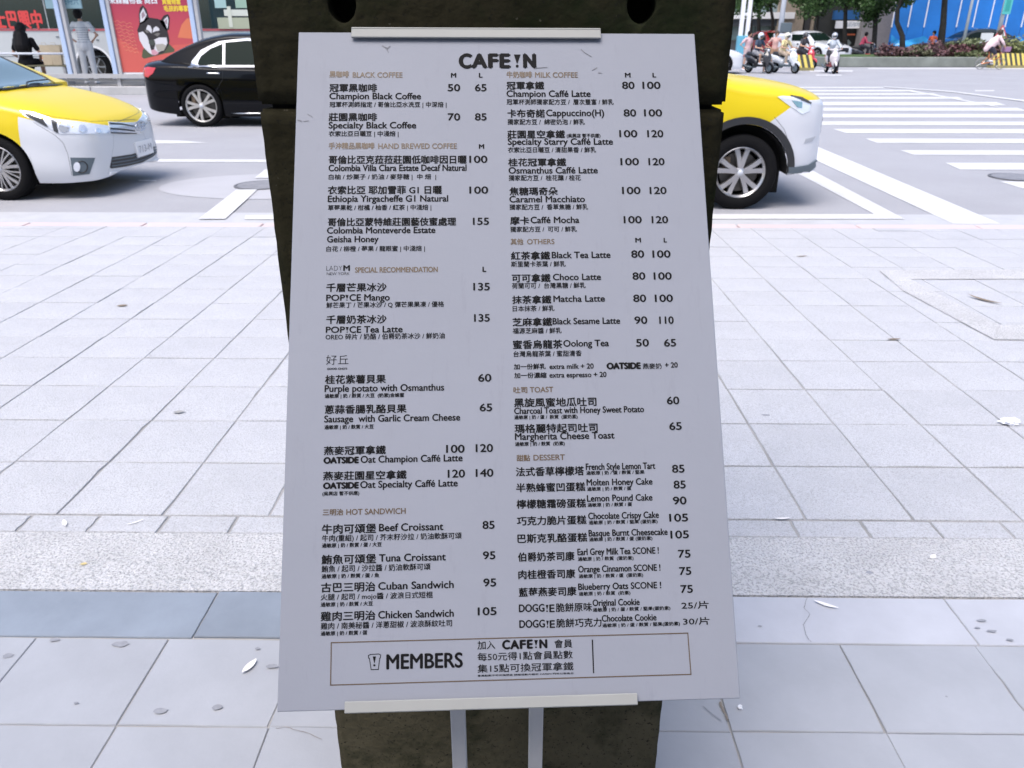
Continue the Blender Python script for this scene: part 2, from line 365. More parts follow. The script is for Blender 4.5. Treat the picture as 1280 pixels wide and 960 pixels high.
me = bpy.data.meshes.new('crumpled_tissue'); bm.to_mesh(me); bm.free()
o = link('crumpled_tissue', me, mat('tissue_paper', (0.8, 0.82, 0.88), 0.8)); o.location = (p.x, p.y, sw(p.y)); tag(o, 'crumpled white tissue lying on the paving at the right edge', 'tissue')
p = S(925, 885); bm = bmesh.new(); bmesh.ops.create_icosphere(bm, subdivisions=2, radius=0.006)
for v in bm.verts: v.co *= 1 + noise.noise(v.co * 300) * 0.6; v.co.z *= 0.6
me = bpy.data.meshes.new('paper_scrap'); bm.to_mesh(me); bm.free()
o = link('paper_scrap', me, mat('tissue_paper', (0.8, 0.82, 0.88), 0.8)); o.location = (p.x, p.y, sw(p.y) + 0.003); tag(o, 'tiny white paper scrap on the tile right of the pillar foot', 'paper scrap')
# stains: dark flecks as thin irregular patches lying on the tiles
M_stain = mat('dark_stain', (0.27, 0.28, 0.315), 0.7, var=0.15, scale=60)
for px, py, r, e in ((150, 805, .012, 1.7), (272, 884, .009, 1.3), (200, 889, .010, 1.6), (10, 820, .010, 1.3), (340, 833, .008, 1.8), (95, 879, .004, 1.2), (1087, 716, .008, 1.2), (950, 783, .004, 1.3), (957, 519, .01, 1.8), (1227, 776, .006, 2), (1240, 789, .006, 2), (1262, 800, .005, 2), (1222, 785, .004, 2), (1183, 871, .003, 1), (322, 811, .005, 1.3), (68, 800, .008, 1.6)):
    p = S(px, py); pts = []
    for k in range(14):
        a = 2 * math.pi * k / 14; q = r * (1 + 0.45 * noise.noise(Vector((math.cos(a) * 1.3 + px, math.sin(a) * 1.3, py))))
        x, y = p.x + q * e * math.cos(a), p.y + q * 0.8 * math.sin(a); pts.append((x, y, sw(y) + 0.0012))
    me = bpy.data.meshes.new('stain'); me.from_pydata(pts, [], [tuple(range(14))]); link('stain', me, M_stain, walk)
def crack(path, wd, m):
    pts = [S(*q) for q in path]; fine = []
    for i in range(len(pts) - 1):
        for k in range(5):
            q = pts[i].lerp(pts[i + 1], k / 5); fine.append(Vector((q.x + noise.noise(q * 90) * 0.003, q.y + noise.noise(q * 90 + Vector((5, 0, 0))) * 0.003, 0)))
    vs = []; fs = []
    for i, q in enumerate(fine):
        d = (fine[min(i + 1, len(fine) - 1)] - fine[max(0, i - 1)]).normalized(); nn = Vector((-d.y, d.x, 0)) * wd * (0.6 + 0.7 * abs(noise.noise(q * 60)))
        for sg in (1, -1): u = q + nn * sg; vs.append((u.x, u.y, sw(u.y) + 0.0014))
        if i: a = 2 * i; fs.append((a - 2, a - 1, a + 1, a))
    MB().add(vs, fs).build('crack', m, walk)
M_crk = mat('crack_dirt', (0.16, 0.165, 0.18), 0.9)
crack([(1010, 746), (1005, 760), (1012, 768), (1004, 782), (1008, 796), (1016, 805)], 0.0007, M_crk)
crack([(345, 911), (358, 909), (372, 914), (388, 918), (406, 926)], 0.0007, mat('crack_brown', (0.24, 0.21, 0.18), 0.9))
crack([(900, 878), (905, 890), (911, 904)], 0.003, mat('crack_brown', (0.24, 0.21, 0.18), 0.9))
crack([(878, 883), (890, 893), (905, 903)], 0.0015, mat('tile_scuff', (0.31, 0.31, 0.33), 0.8))

# ================= arcade: unseen shop building behind the camera, added to shade the sign; the pillar
M_arc = mat('arcade_plaster', (0.62, 0.60, 0.57), 0.8, var=0.05)
bld = empty('unseen_shop_building', (0, -3.2, 0.3), label='unseen plaster shop building with glazed front behind the camera, added to shade the sign', cat='building')
MB().box((0, -3, 3.2), (22, 6, 7.0)).build('wall', M_arc, bld)
for x in (-9.2, -6.9, -4.6, -2.3, 0, 2.3, 4.6, 6.9, 9.2):
    f = MB().box((x, 0.04, 1.25), (1.9, 0.07, 2.3)).build('window_frame', M_white, bld)
    MB().box((x, 0.085, 1.25), (1.75, 0.02, 2.15)).build('pane', mat('shop_glass', (0.25, 0.26, 0.26), 0.08), f)
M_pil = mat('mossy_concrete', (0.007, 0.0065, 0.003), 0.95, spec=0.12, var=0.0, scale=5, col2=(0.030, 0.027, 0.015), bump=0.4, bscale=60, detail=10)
def moss(m):
    n = m.node_tree; b = n.nodes['Principled BSDF']; geo = n.nodes.new('ShaderNodeNewGeometry')
    v = n.nodes.new('ShaderNodeTexNoise'); v.inputs['Scale'].default_value = 4.2; v.inputs['Detail'].default_value = 8; v.inputs['Roughness'].default_value = .7
    n.links.new(geo.outputs['Position'], v.inputs['Vector'])
    r = n.nodes.new('ShaderNodeMapRange'); r.inputs[1].default_value = 0.50; r.inputs[2].default_value = 0.66; r.inputs[4].default_value = 0.85
    n.links.new(v.outputs[0], r.inputs[0]); mx = n.nodes.new('ShaderNodeMix'); mx.data_type = 'RGBA'; mx.inputs[7].default_value = (0.007, 0.012, 0.004, 1)
    n.links.new(r.outputs[0], mx.inputs[0]); n.links.new(b.inputs['Base Color'].links[0].from_socket, mx.inputs[6]); n.links.new(mx.outputs[2], b.inputs['Base Color'])
def foot_tone(m):
    """lighter brown towards the foot of the pillar, in broken patches"""
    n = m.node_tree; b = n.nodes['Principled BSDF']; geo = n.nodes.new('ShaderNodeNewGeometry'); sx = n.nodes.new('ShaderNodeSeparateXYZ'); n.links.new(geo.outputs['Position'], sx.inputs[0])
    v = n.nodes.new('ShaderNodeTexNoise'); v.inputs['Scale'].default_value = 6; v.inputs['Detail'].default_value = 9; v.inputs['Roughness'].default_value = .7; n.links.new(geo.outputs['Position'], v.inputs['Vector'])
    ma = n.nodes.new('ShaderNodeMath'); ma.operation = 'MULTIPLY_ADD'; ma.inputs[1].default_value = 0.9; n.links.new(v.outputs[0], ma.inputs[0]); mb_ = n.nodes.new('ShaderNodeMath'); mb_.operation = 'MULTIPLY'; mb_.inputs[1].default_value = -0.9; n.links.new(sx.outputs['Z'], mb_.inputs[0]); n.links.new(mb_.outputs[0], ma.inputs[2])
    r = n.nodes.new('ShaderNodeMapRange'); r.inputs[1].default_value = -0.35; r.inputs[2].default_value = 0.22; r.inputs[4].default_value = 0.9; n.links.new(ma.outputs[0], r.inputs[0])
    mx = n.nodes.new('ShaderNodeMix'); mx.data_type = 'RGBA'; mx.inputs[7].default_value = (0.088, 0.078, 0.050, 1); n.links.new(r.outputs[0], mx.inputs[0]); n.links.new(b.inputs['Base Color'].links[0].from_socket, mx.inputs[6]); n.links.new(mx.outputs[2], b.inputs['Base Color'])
foot_tone(M_pil); moss(M_pil); speckle(M_pil, 160, (0.01, 0.01, 0.008), 0.34, 0.40, 0.9); speckle(M_pil, 55, (0.075, 0.07, 0.055), 0.28, 0.32, 0.6)
YP = 1.11
xl, xr = P(306, 0, YP).x, P(921, 0, YP).x; zj = P(640, 134, YP).z
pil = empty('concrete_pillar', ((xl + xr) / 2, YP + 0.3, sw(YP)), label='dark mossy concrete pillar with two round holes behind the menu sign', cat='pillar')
def block(z0, z1, seed, taper=0.0, holes=()):
    hw = (xr - xl) / 2; bm = bmesh.new(); W = hw * 2
    nx, nz, ny = 40, max(4, int((z1 - z0) / 0.02)), 6
    m = bpy.data.meshes.new('block'); g = MB().box((0, 0, 0), (W, 0.6, z1 - z0)); m2 = g.mesh(); bm.from_mesh(m2)
    bmesh.ops.bevel(bm, geom=bm.edges[:], offset=0.004, segments=2, affect='EDGES')
    for ax, n in ((Vector((1, 0, 0)), nx), (Vector((0, 0, 1)), nz), (Vector((0, 1, 0)), ny)):
        lo = {0: -W / 2, 2: -(z1 - z0) / 2, 1: -0.3}[[0, 1, 2][max(range(3), key=lambda i: ax[i])]]
        for k in range(1, n):
            bmesh.ops.bisect_plane(bm, geom=bm.verts[:] + bm.edges[:] + bm.faces[:], plane_co=ax * (lo + (-2 * lo) * k / n), plane_no=ax)
    for v in bm.verts:
        c = v.co; edge = min(abs(abs(c.x) - hw), 1) + min(abs(abs(c.z) - (z1 - z0) / 2), abs(abs(c.x) - hw))
        s = 0.0018
        q = Vector((c.x, c.y, c.z + seed * 9)); d = noise.noise(q * 26) * s + noise.noise(q * 70) * s * 0.6
        c.x -= math.copysign(abs(d) * (1 if abs(c.x) > hw - 0.012 else 0), c.x); c.y += d * 0.8
    bm.to_mesh(m); bm.free()
    o = link('block', m, M_pil, pil, True); o.location = (0, 0, (z0 + z1) / 2 - sw(YP))
    for hx, hz, r, rz in holes:
        cu = MB()
        n = 28; prof = [(hx - 0 + r * math.cos(2 * math.pi * k / n), hz + (r if math.sin(2 * math.pi * k / n) > 0 else rz) * math.sin(2 * math.pi * k / n)) for k in range(n)]
        vs = [(x, -0.5, z) for x, z in prof] + [(x, -0.24, z) for x, z in prof]
        cu.add(vs, [tuple(range(n)), tuple(reversed(range(n, 2 * n)))] + [(i, n + i, n + (i + 1) % n, (i + 1) % n) for i in range(n)])
        co = cu.build('cutter', M_pil); co.location = (pil.location.x, pil.location.y, 0)
        bpy.context.view_layer.update()
        md = o.modifiers.new('hole', 'BOOLEAN'); md.object = co; md.operation = 'DIFFERENCE'; md.solver = 'EXACT'
        dg = bpy.context.evaluated_depsgraph_get(); me = bpy.data.meshes.new_from_object(o.evaluated_get(dg)); o.modifiers.clear(); o.data = me
        bpy.data.objects.remove(co)
    return o
pc = pil.location.x
h1, h2 = P(427, 4, YP), P(802, 6, YP)
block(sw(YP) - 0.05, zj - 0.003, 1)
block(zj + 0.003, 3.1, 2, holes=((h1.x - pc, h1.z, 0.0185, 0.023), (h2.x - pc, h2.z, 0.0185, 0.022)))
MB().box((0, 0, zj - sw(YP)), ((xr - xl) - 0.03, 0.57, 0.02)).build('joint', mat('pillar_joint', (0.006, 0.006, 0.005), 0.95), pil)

# ================= menu board on its stand
_c = [(371, 40), (866, 42), (928, 873), (349, 890)]
_A = np.array([[*(ray(*p) * s)] for p, s in zip(_c, (1, -1, 1, -1))]).T
_k = np.linalg.svd(_A)[2][-1]; _k = _k / _k[0]
_pp = [ray(*p) * k for p, k in zip(_c, _k)]; _s = 0.5 / (_pp[1] - _pp[0]).length
_pp = [CP + (q * _s) for q in _pp]
BX = (_pp[1] - _pp[0]).normalized(); BZ = (_pp[0] - _pp[3]); BZ = (BZ - BX * BZ.dot(BX)).normalized(); BY = BZ.cross(BX)
BC = sum(_pp, Vector()) / 4; BW = 0.5; BH = (_pp[0] - _pp[3]).length
BM = Matrix((BX, BY, BZ)).transposed().to_4x4(); BM.translation = BC
def B(x, y):
    """a spot on the face of the board, in the board's own metres"""
    d = ray(x, y); t = (BC - CP).dot(BY) / d.dot(BY); q = CP + d * t - BC; return q.dot(BX), q.dot(BZ)
board = empty('menu_board', label='tall white cafe menu board printed in black and gold, leaning on its stand', cat='menu board'); board.matrix_world = BM
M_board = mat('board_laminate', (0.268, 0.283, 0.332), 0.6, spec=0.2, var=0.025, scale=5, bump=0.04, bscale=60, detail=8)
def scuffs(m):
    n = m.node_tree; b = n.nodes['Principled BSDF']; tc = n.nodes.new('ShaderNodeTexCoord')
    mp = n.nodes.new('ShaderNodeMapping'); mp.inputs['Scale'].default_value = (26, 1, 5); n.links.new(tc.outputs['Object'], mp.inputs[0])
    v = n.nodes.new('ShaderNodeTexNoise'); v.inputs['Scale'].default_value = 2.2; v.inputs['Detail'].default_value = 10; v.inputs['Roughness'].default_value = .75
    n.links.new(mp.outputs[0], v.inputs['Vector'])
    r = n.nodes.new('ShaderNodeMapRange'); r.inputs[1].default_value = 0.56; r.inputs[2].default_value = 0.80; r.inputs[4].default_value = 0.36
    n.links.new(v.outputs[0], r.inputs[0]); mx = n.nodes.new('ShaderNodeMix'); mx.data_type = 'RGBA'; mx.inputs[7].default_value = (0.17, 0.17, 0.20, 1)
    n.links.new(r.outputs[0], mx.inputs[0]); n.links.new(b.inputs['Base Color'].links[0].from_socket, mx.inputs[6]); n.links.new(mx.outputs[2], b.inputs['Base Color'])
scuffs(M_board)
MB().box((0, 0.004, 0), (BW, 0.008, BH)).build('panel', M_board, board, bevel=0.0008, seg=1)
K, GOLD = [], []
def is_cjk(s): return any(ord(c) > 0x2e80 for c in s)
G0 = (0.095, 0.062, 0.034)
def T(dst, s, x0, x1, yb, h, wt=0.0): dst.append((s, x0, x1, yb, h, wt))
def k(s, x0, x1, yb, h=7.5, wt=0.012): T(K, s, x0, x1, yb, h, (min(wt, .014) if is_cjk(s) else max(wt, .019)) if wt >= 0 else wt)
def g(s, x0, x1, yb, h=7, wt=0.014): T(GOLD, s, x0, x1, yb, h, wt)
# left column
k('C', 575, 589, 84.9, 16.6, .04); k('A', 591, 608, 84.7, 16.4, .04); k('F', 611.7, 622, 84.7, 16.4, .04); k('E', 626, 637, 84.7, 16.4, .04); k('N', 655.5, 669, 84.7, 16.4, .04)
g('黑咖啡', 412, 436, 97, 8); g('BLACK COFFEE', 441, 503, 97, 6.3); k('M', 564, 570, 97, 5.3, .03); k('L', 599, 603, 97, 5.3, .03)
k('冠軍黑咖啡', 412, 471, 115, 10, .02); k('50', 560, 575, 114, 8.3); k('65', 594, 608, 114, 8.3)
k('Champion Black Coffee', 412, 526, 124, 7); k('冠軍杯測師指定 / 哥倫比亞水洗豆 | 中深焙 |', 412, 558, 134.5, 7.2, .008)
k('莊園黑咖啡', 411, 471, 151.5, 10, .02); k('70', 560, 575, 150.5, 8.3); k('85', 594, 608, 150.5, 8.3)
k('Specialty Black Coffee', 411, 520, 160.5, 7); k('衣索比亞日曬豆 | 中淺焙 |', 411, 498, 171, 7.2, .008)
g('手沖精品黑咖啡', 411, 468, 186.5, 8); g('HAND BREWED COFFEE', 473, 571, 186, 6.3); k('M', 599, 605, 186, 5.3, .03)
k('哥倫比亞克菈菈莊園低咖啡因日曬', 411, 583, 205, 10.3, .02); k('100', 587, 609, 203.5, 8.3)
k('Colombia Villa Clara Estate Decaf Natural', 411, 583, 214, 7); k('白柚 / 炒栗子 / 奶油 / 麥芽糖 |  中 焙  |', 411, 545, 225, 7.2, .008)
k('衣索比亞 耶加雪菲 G1 日曬', 410, 552, 243, 10.3, .02); k('100', 587, 610, 242, 8.3)
k('Ethiopia Yirgacheffe G1 Natural', 410, 560, 252.5, 7); k('草莓果乾 / 柑橘 / 柚香 / 紅茶 | 中淺焙 |', 410, 539, 263.5, 7.2, .008)
k('哥倫比亞蒙特維莊園藝伎蜜處理', 410, 570, 283, 10.3, .02); k('155', 591.5, 611, 281, 8.3)
k('Colombia Monteverde Estate', 409, 544, 292, 7); k('Geisha Honey', 409, 473, 303, 7); k('白花 / 柳橙 / 莓果 / 龍眼蜜 | 中淺焙 |', 408, 531, 315, 7.2, .008)
k('LADY', 408, 427.5, 338.5, 6, -.022); k('M', 429.5, 437, 338.5, 6.5, .03); k('NEW YORK', 408.5, 437, 344, 3.4, -.01)
g('SPECIAL RECOMMENDATION', 444, 547, 340.8, 6.2, .02); k('L', 603.5, 607.5, 339.8, 6, .03)
k('千層芒果冰沙', 408, 483, 365, 10.6, .02); k('135', 592, 612, 363, 8.8)
k('POP', 408, 431, 376, 7.2); k('CE Mango', 437, 487, 376, 7.2); k('鮮芒果丁 / 芒果冰沙 / Q 彈芒果果凍 / 優格', 408, 555, 385.5, 7.5, .008)
k('千層奶茶冰沙', 408, 483, 405, 10.6, .02); k('135', 593, 612, 402, 8.8)
k('POP', 407.5, 431, 416, 7.2); k('CE Tea Latte', 437, 503, 416, 7.2); k('OREO 碎片 / 奶酪 / 伯爵奶茶冰沙 / 鮮奶油', 407, 556, 425, 7.5, .008)
k('好丘', 407.5, 435.5, 456, 12, -.008); k('GOOD CHO\'S', 409, 434, 462.3, 2.2, .03)
k('桂花紫薯貝果', 406.5, 482, 480, 10.8, .02); k('60', 598, 614, 477, 9)
k('Purple potato with Osmanthus', 406, 555, 490, 7.5); k('過敏原 | 奶 / 麩質 / 大豆  (奶素)含蜂蜜', 406, 505, 498, 5.6, .015)
k('蔥蒜香腸乳酪貝果', 406, 508, 517.5, 10.8, .02); k('65', 600, 615, 514, 9)
k('Sausage  with Garlic Cream Cheese', 405.5, 575, 528, 7.5); k('過敏原 | 奶 / 麩質 / 大豆', 405.5, 467, 537, 5.6, .015)
k('燕麥冠軍拿鐵', 405, 482, 569, 11, .02); k('100', 558, 580.5, 566, 9.3); k('120', 595, 616, 565, 9.3)
k('OATSIDE', 405, 448, 579.3, 7.2, .05); k('Oat Champion Caffé Latte', 451, 578, 578.5, 7.6)
k('燕麥莊園星空拿鐵', 404, 508, 600.5, 11, .02); k('120', 560, 581, 597, 9.3); k('140', 595, 616.5, 596, 9.3)
k('OATSIDE', 404.5, 448, 611, 7.2, .05); k('Oat Specialty Caffé Latte', 450.5, 572, 610, 7.6); k('(吳興店 暫不供應)', 403, 449, 620, 5.6, .012)
g('三明治', 403.5, 429, 644.5, 8); g('HOT SANDWICH', 433, 507, 643.5, 6.8)
k('牛肉可頌堡', 402.5, 470, 667.5, 11.8, .02); k('Beef Croissant', 474, 554, 664, 8.2); k('85', 603.5, 618, 661, 9.3)
k('牛肉(重組) / 起司 / 芥末籽沙拉 / 奶油軟酥可頌', 402.5, 577, 677.5, 8.6, .008); k('過敏原 | 奶 / 麩質 / 蛋 / 大豆', 402.5, 477, 685, 5.8, .015)
k('鮪魚可頌堡', 402, 470, 705.5, 11.8, .02); k('Tuna Croissant', 474, 557, 702, 8.2); k('95', 604, 619, 699, 9.3)
k('鮪魚 / 起司 / 沙拉醬 / 奶油軟酥可頌', 402, 538, 715.5, 8.6, .008); k('過敏原 | 奶 / 麩質 / 蛋 / 魚', 402, 474, 723.5, 5.8, .015)
k('古巴三明治', 401.5, 469, 740.5, 11.8, .02); k('Cuban Sandwich', 473, 567, 737, 8.2); k('95', 604.5, 620, 733, 9.3)
k('火腿 / 起司 / mojo醬 / 波浪日式短棍', 401, 541, 751, 8.6, .008); k('過敏原 | 奶 / 麩質 / 大豆', 401, 466, 758.8, 5.8, .015)
k('雞肉三明治', 401, 469, 776.5, 11.8, .02); k('Chicken Sandwich', 473, 567, 773, 8.2); k('105', 597.5, 620.5, 769, 9.3)
k('雞肉 / 南美秘醬 / 洋蔥甜椒 / 波浪酥紋吐司', 401, 565, 787, 8.6, .008); k('過敏原 | 奶 / 麩質 / 蛋', 401, 459, 795, 5.8, .015)
# right column
g('牛奶咖啡', 633.5, 665, 97.5, 8); g('MILK COFFEE', 669, 722, 97, 6.3); k('M', 781.5, 788, 96.8, 5.3, .03); k('L', 816, 820, 96.8, 5.3, .03)
k('冠軍拿鐵', 633.5, 680, 112, 10, .02); k('80', 778, 793, 111, 8.3); k('100', 803.5, 825.5, 111, 8.3)
k('Champion Caffé Latte', 633.5, 738, 121, 7); k('冠軍杯測師獨家配方豆 /  層次豐富 / 鮮乳', 633.5, 767, 131, 7, .008)
k('卡布奇諾', 634.5, 681, 147, 10, .02); k('Cappuccino(H)', 683, 755, 145.2, 7.2); k('80', 780, 795, 145.5, 8.3); k('100', 805.5, 827.5, 145.5, 8.3)
k('獨家配方豆 /  綿密奶泡 / 鮮乳', 634.5, 731, 156, 7, .008)
k('莊園星空拿鐵', 634.5, 706, 173, 10, .02); k('(吳興店 暫不供應)', 708.5, 750.5, 172.5, 5.4, .012); k('100', 774.5, 796.5, 171.5, 8.3); k('120', 809.5, 829, 171.5, 8.3)
k('Specialty Starry Caffé Latte', 635, 766, 181, 7); k('衣索比亞日曬豆 / 清甜果香 / 鮮乳', 635, 745, 191, 7, .008)
k('桂花冠軍拿鐵', 635.5, 707.5, 208, 10, .02); k('100', 776, 798.5, 206.5, 8.3); k('120', 811, 830.5, 206.5, 8.3)
k('Osmanthus Caffé Latte', 636, 747, 217, 7); k('獨家配方豆 /  桂花釀 / 桂花', 636, 726, 226, 7, .008)
k('焦糖瑪奇朵', 637, 697, 244.3, 10, .02); k('100', 778, 800.5, 242.5, 8.3); k('120', 812.5, 833, 242.5, 8.3)
k('Caramel Macchiato', 637, 731, 253, 7); k('獨家配方豆 /  香草焦糖 / 鮮乳', 637, 735, 262.5, 7, .008)
k('摩卡', 638, 661.5, 281, 10, .02); k('Caffé Mocha', 663.5, 724, 279, 7); k('100', 780, 802, 279, 8.3); k('120', 815, 835, 279, 8.3)
k('獨家配方豆 /  可可 / 鮮乳', 638, 721, 290.3, 7, .008)
g('其他', 638.5, 654, 306, 7.5); g('OTHERS', 659, 693, 305.3, 6); k('M', 794.5, 801, 303, 5.3, .03); k('L', 830, 833.5, 303, 5.3, .03)
k('紅茶拿鐵', 639, 687.5, 325, 10.3, .02); k('Black Tea Latte', 690, 763, 322.8, 7); k('80', 789.5, 805, 322, 8.5); k('100', 816, 838, 322, 8.5)
k('斯里蘭卡茶葉 / 鮮乳', 639, 707, 334, 7.2, .008)
k('可可拿鐵', 640, 688, 353, 10.3, .02); k('Choco Latte', 691.5, 751, 350.3, 7); k('80', 791, 806.5, 349.5, 8.5); k('100', 817.5, 839.5, 349.5, 8.5)
k('荷蘭可可 /  台灣黑糖 / 鮮乳', 640, 732, 361, 7.2, .008)
k('抹茶拿鐵', 640.5, 689, 380, 10.3, .02); k('Matcha Latte', 692, 756, 377.5, 7); k('80', 792, 807.5, 377.3, 8.5); k('100', 819, 841, 377.3, 8.5)
k('日本抹茶 / 鮮乳', 641, 693, 389.5, 7.2, .008)
k('芝麻拿鐵', 641, 690, 408, 10.5, .02); k('Black Sesame Latte', 691, 775, 405.5, 7); k('90', 793.5, 809, 404.8, 8.7); k('110', 824.5, 842, 404.8, 8.7)
k('福源芝麻醬 / 鮮乳', 641, 702, 417.3, 7.2, .008)
k('蜜香烏龍茶', 641.5, 703, 436.3, 10.8, .02); k('Oolong Tea', 704.5, 761, 433.3, 7.2); k('50', 795.5, 811, 433, 8.7); k('65', 830.5, 845, 433, 8.7)
k('台灣烏龍茶葉 / 蜜甜清香', 642, 727, 446.3, 7.4, .008)
k('加一份鮮乳', 642.5, 682, 462, 7, .012); k('extra milk + 20', 687, 742, 461.3, 5.6); k('OATSIDE', 759, 800.5, 461.3, 7.2, .05); k('燕麥奶', 803.5, 827, 461.5, 7.2, .008); k('+ 20', 831.5, 847, 459.5, 6.2)
k('加一份濃縮', 643, 683, 473, 7, .012); k('extra espresso + 20', 687, 758, 472, 5.6)
g('吐司', 642, 659, 491.5, 7.6); g('TOAST', 662.5, 691.5, 490.5, 6.4)
k('黑旋風蜜地瓜吐司', 643, 745.5, 509, 11, .02); k('60', 834, 849, 505.3, 9)
k('Charcoal Toast with Honey Sweet Potato', 643, 805, 517.5, 7); k('過敏原 | 奶 / 蛋 /  麩質  (蛋奶素)', 643, 722, 524.5, 5.2, .015)
k('瑪格麗特起司吐司', 643.5, 747, 541.5, 11, .02); k('65', 837, 852, 537.3, 9)
k('Margherita Cheese Toast', 644, 768, 550, 7.6); k('過敏原 | 奶 / 麩質  (奶素)', 644, 706, 558, 5.4, .015)
g('甜點', 646, 662.5, 576.5, 7.8); g('DESSERT', 667, 706, 575.5, 6.6)
for s_, x1, yb, en, e0, e1, ey, al, a1, ay, pr, p0, p1, py in (
    ('法式香草檸檬塔', 730, 595.5, 'French Style Lemon Tart', 732.5, 819, 587.5, '過敏原 | 奶 / 蛋 / 麩質 / 堅果', 805.5, 594, '85', 840.5, 855.5, 590.7),
    ('半熟蜂蜜凹蛋糕', 731.5, 615.5, 'Molten Honey Cake', 733.5, 815.5, 607, '過敏原 | 奶 / 麩質 / 蛋', 789, 614, '85', 842.5, 857, 610.5),
    ('檸檬糖霜磅蛋糕', 732.5, 636, 'Lemon Pound Cake', 734, 815.5, 627, '過敏原 | 奶 / 麩質 / 蛋', 790, 634, '90', 841.5, 858, 630.5),
    ('巧克力脆片蛋糕', 733, 657, 'Chocolate Crispy Cake', 735.5, 823.5, 649, '過敏原 | 奶 / 麩質 / 堅果 (蛋奶素)', 822, 656, '105', 837, 860, 652),
    ('巴斯克乳酪蛋糕', 734, 679, 'Basque Burnt Cheesecake', 736, 834.5, 670.5, '過敏原 | 奶 / 麩質 / 蛋 (蛋奶素)', 815.5, 677, '105', 838.5, 861, 673),
    ('伯爵奶茶司康', 718, 702, 'Earl Grey Milk Tea SCONE !', 722, 823.5, 694, '過敏原 | 奶 / 麩質  (蛋奶素)', 792, 701.5, '75', 848, 863, 697),
    ('肉桂橙香司康', 719, 724, 'Orange Cinnamon SCONE !', 723, 825.5, 715.5, '過敏原 | 奶 / 麩質 / 蛋  (蛋奶素)', 804, 723, '75', 849.5, 864, 718.5),
    ('藍莓燕麥司康', 720.5, 746, 'Blueberry Oats SCONE !', 723, 826.5, 737.5, '過敏原 | 奶 / 麩質  (奶素)', 788, 745, '75', 851, 866, 741)):
    k(s_, 645 + (yb - 595) * 0.025, x1, yb, 11.2, .018); k(en, e0, e1, ey, 7.2, .008); k(al, e0 + .5, a1, ay, 5.2, .015); k(pr, p0, p1, py, 9.2)
k('DOGG', 649, 680.5, 765, 9, 0); k('E', 687, 693, 765, 9, 0); k('脆餅原味', 695, 740, 765, 11, .01); k('Original Cookie', 741, 799.5, 757.5, 7.2, .008); k('過敏原 | 奶 / 蛋 / 麩質 / 堅果(蛋奶素)', 741, 838, 765, 5.2, .015); k('25/片', 852, 886, 761.5, 9.6, .008)
k('DOGG', 649.5, 681, 784.7, 9, 0); k('E', 687.5, 693.5, 784.7, 9, 0); k('脆餅巧克力', 695.5, 752, 784.5, 11, .01); k('Chocolate Cookie', 752.5, 820.5, 777, 7.2, .008); k('過敏原 | 奶 / 蛋 / 麩質 / 堅果(蛋奶素)', 753, 850, 784.5, 5.2, .015); k('30/片', 854, 887, 781.5, 9.6, .008)
# members box
k('MEMBERS', 483.5, 578, 836.3, 17.6, .0191); k('加入', 597, 619, 811.8, 10.5, .005); k('C', 628.5, 637, 811.2, 10.4, .04); k('A', 638.5, 648.5, 811, 10.2, .04); k('F', 650.5, 657, 810.7, 10.2, .04); k('E', 659.5, 665.5, 810.4, 10.2, .04); k('N', 675, 683.5, 810, 10.2, .04); k('會員', 693, 715.5, 810, 10.5, .005)
k('每50元得1點會員點數', 597, 716, 826.3, 10.3, .005); k('集15點可換冠軍拿鐵', 597, 717, 841, 10.5, .005); k('會員點數不可兌換現金 詳細活動內容依 CAFEIN 門市公告為主', 597, 717, 845.8, 2.3, .02)
def make_print(items, name, m):
    obs = []
    for (s, x0, x1, yb, h, wt) in items:
        cu = bpy.data.curves.new('txt', 'FONT'); cu.body = s; cu.offset = min(0.0, wt); cu.resolution_u = 2 if is_cjk(s) else 4
        o = bpy.data.objects.new('txt', cu); C.objects.link(o); obs.append(o)
    cu = bpy.data.curves.new('txt', 'FONT'); cu.body = 'H'; oh = bpy.data.objects.new('txt', cu); C.objects.link(oh)
    bpy.context.view_layer.update(); CAPH = oh.dimensions.y; bpy.data.objects.remove(oh); dg = bpy.context.evaluated_depsgraph_get(); mb = MB()
    for o, (s, x0, x1, yb, h, wt) in zip(obs, items):
        me = bpy.data.meshes.new_from_object(o.evaluated_get(dg)); n = len(me.vertices); co = np.empty(n * 3); me.vertices.foreach_get('co', co); co = co.reshape(n, 3)
        u0, v0 = B(x0, yb); u1, _ = B(x1, yb); _, vt = B(x0, yb - h)
        xa, xb = co[:, 0].min(), co[:, 0].max()
        if is_cjk(s): ya, yt = co[:, 1].min(), co[:, 1].max(); ya = max(ya, -0.13)
        else:
            ya = 0.0; yt = CAPH / (1.1 if any(c.islower() for c in s) else 1.02)
        X = u0 + (co[:, 0] - xa) * (u1 - u0) / (xb - xa); Zz = v0 + (co[:, 1] - ya) * (vt - v0) / (yt - ya)
        hh = (vt - v0); bw = hh * max(0.0, wt) * 2.3
        shifts = [(0, 0)] if bw <= 0 else [(-bw, 0), (bw, 0), (0, bw * .7), (0, -bw * .7)]
        for q, (dx, dz) in enumerate(shifts):      # a heavier cut of the face: the glyphs struck again a hair to each side
            base = len(mb.v); mb.v += [(float(a) + dx, -0.0004 - q * 0.00002, float(b) + dz) for a, b in zip(X, Zz)]
            mb.f += [tuple(base + i for i in p.vertices) for p in me.polygons]
        bpy.data.objects.remove(o); bpy.data.meshes.remove(me)
    return mb
black = make_print(K, 'print', None)
def bpoly(mb, pts, y=-0.0004):
    mb.add([(B(*p)[0], y, B(*p)[1]) for p in pts], [tuple(range(len(pts)))])
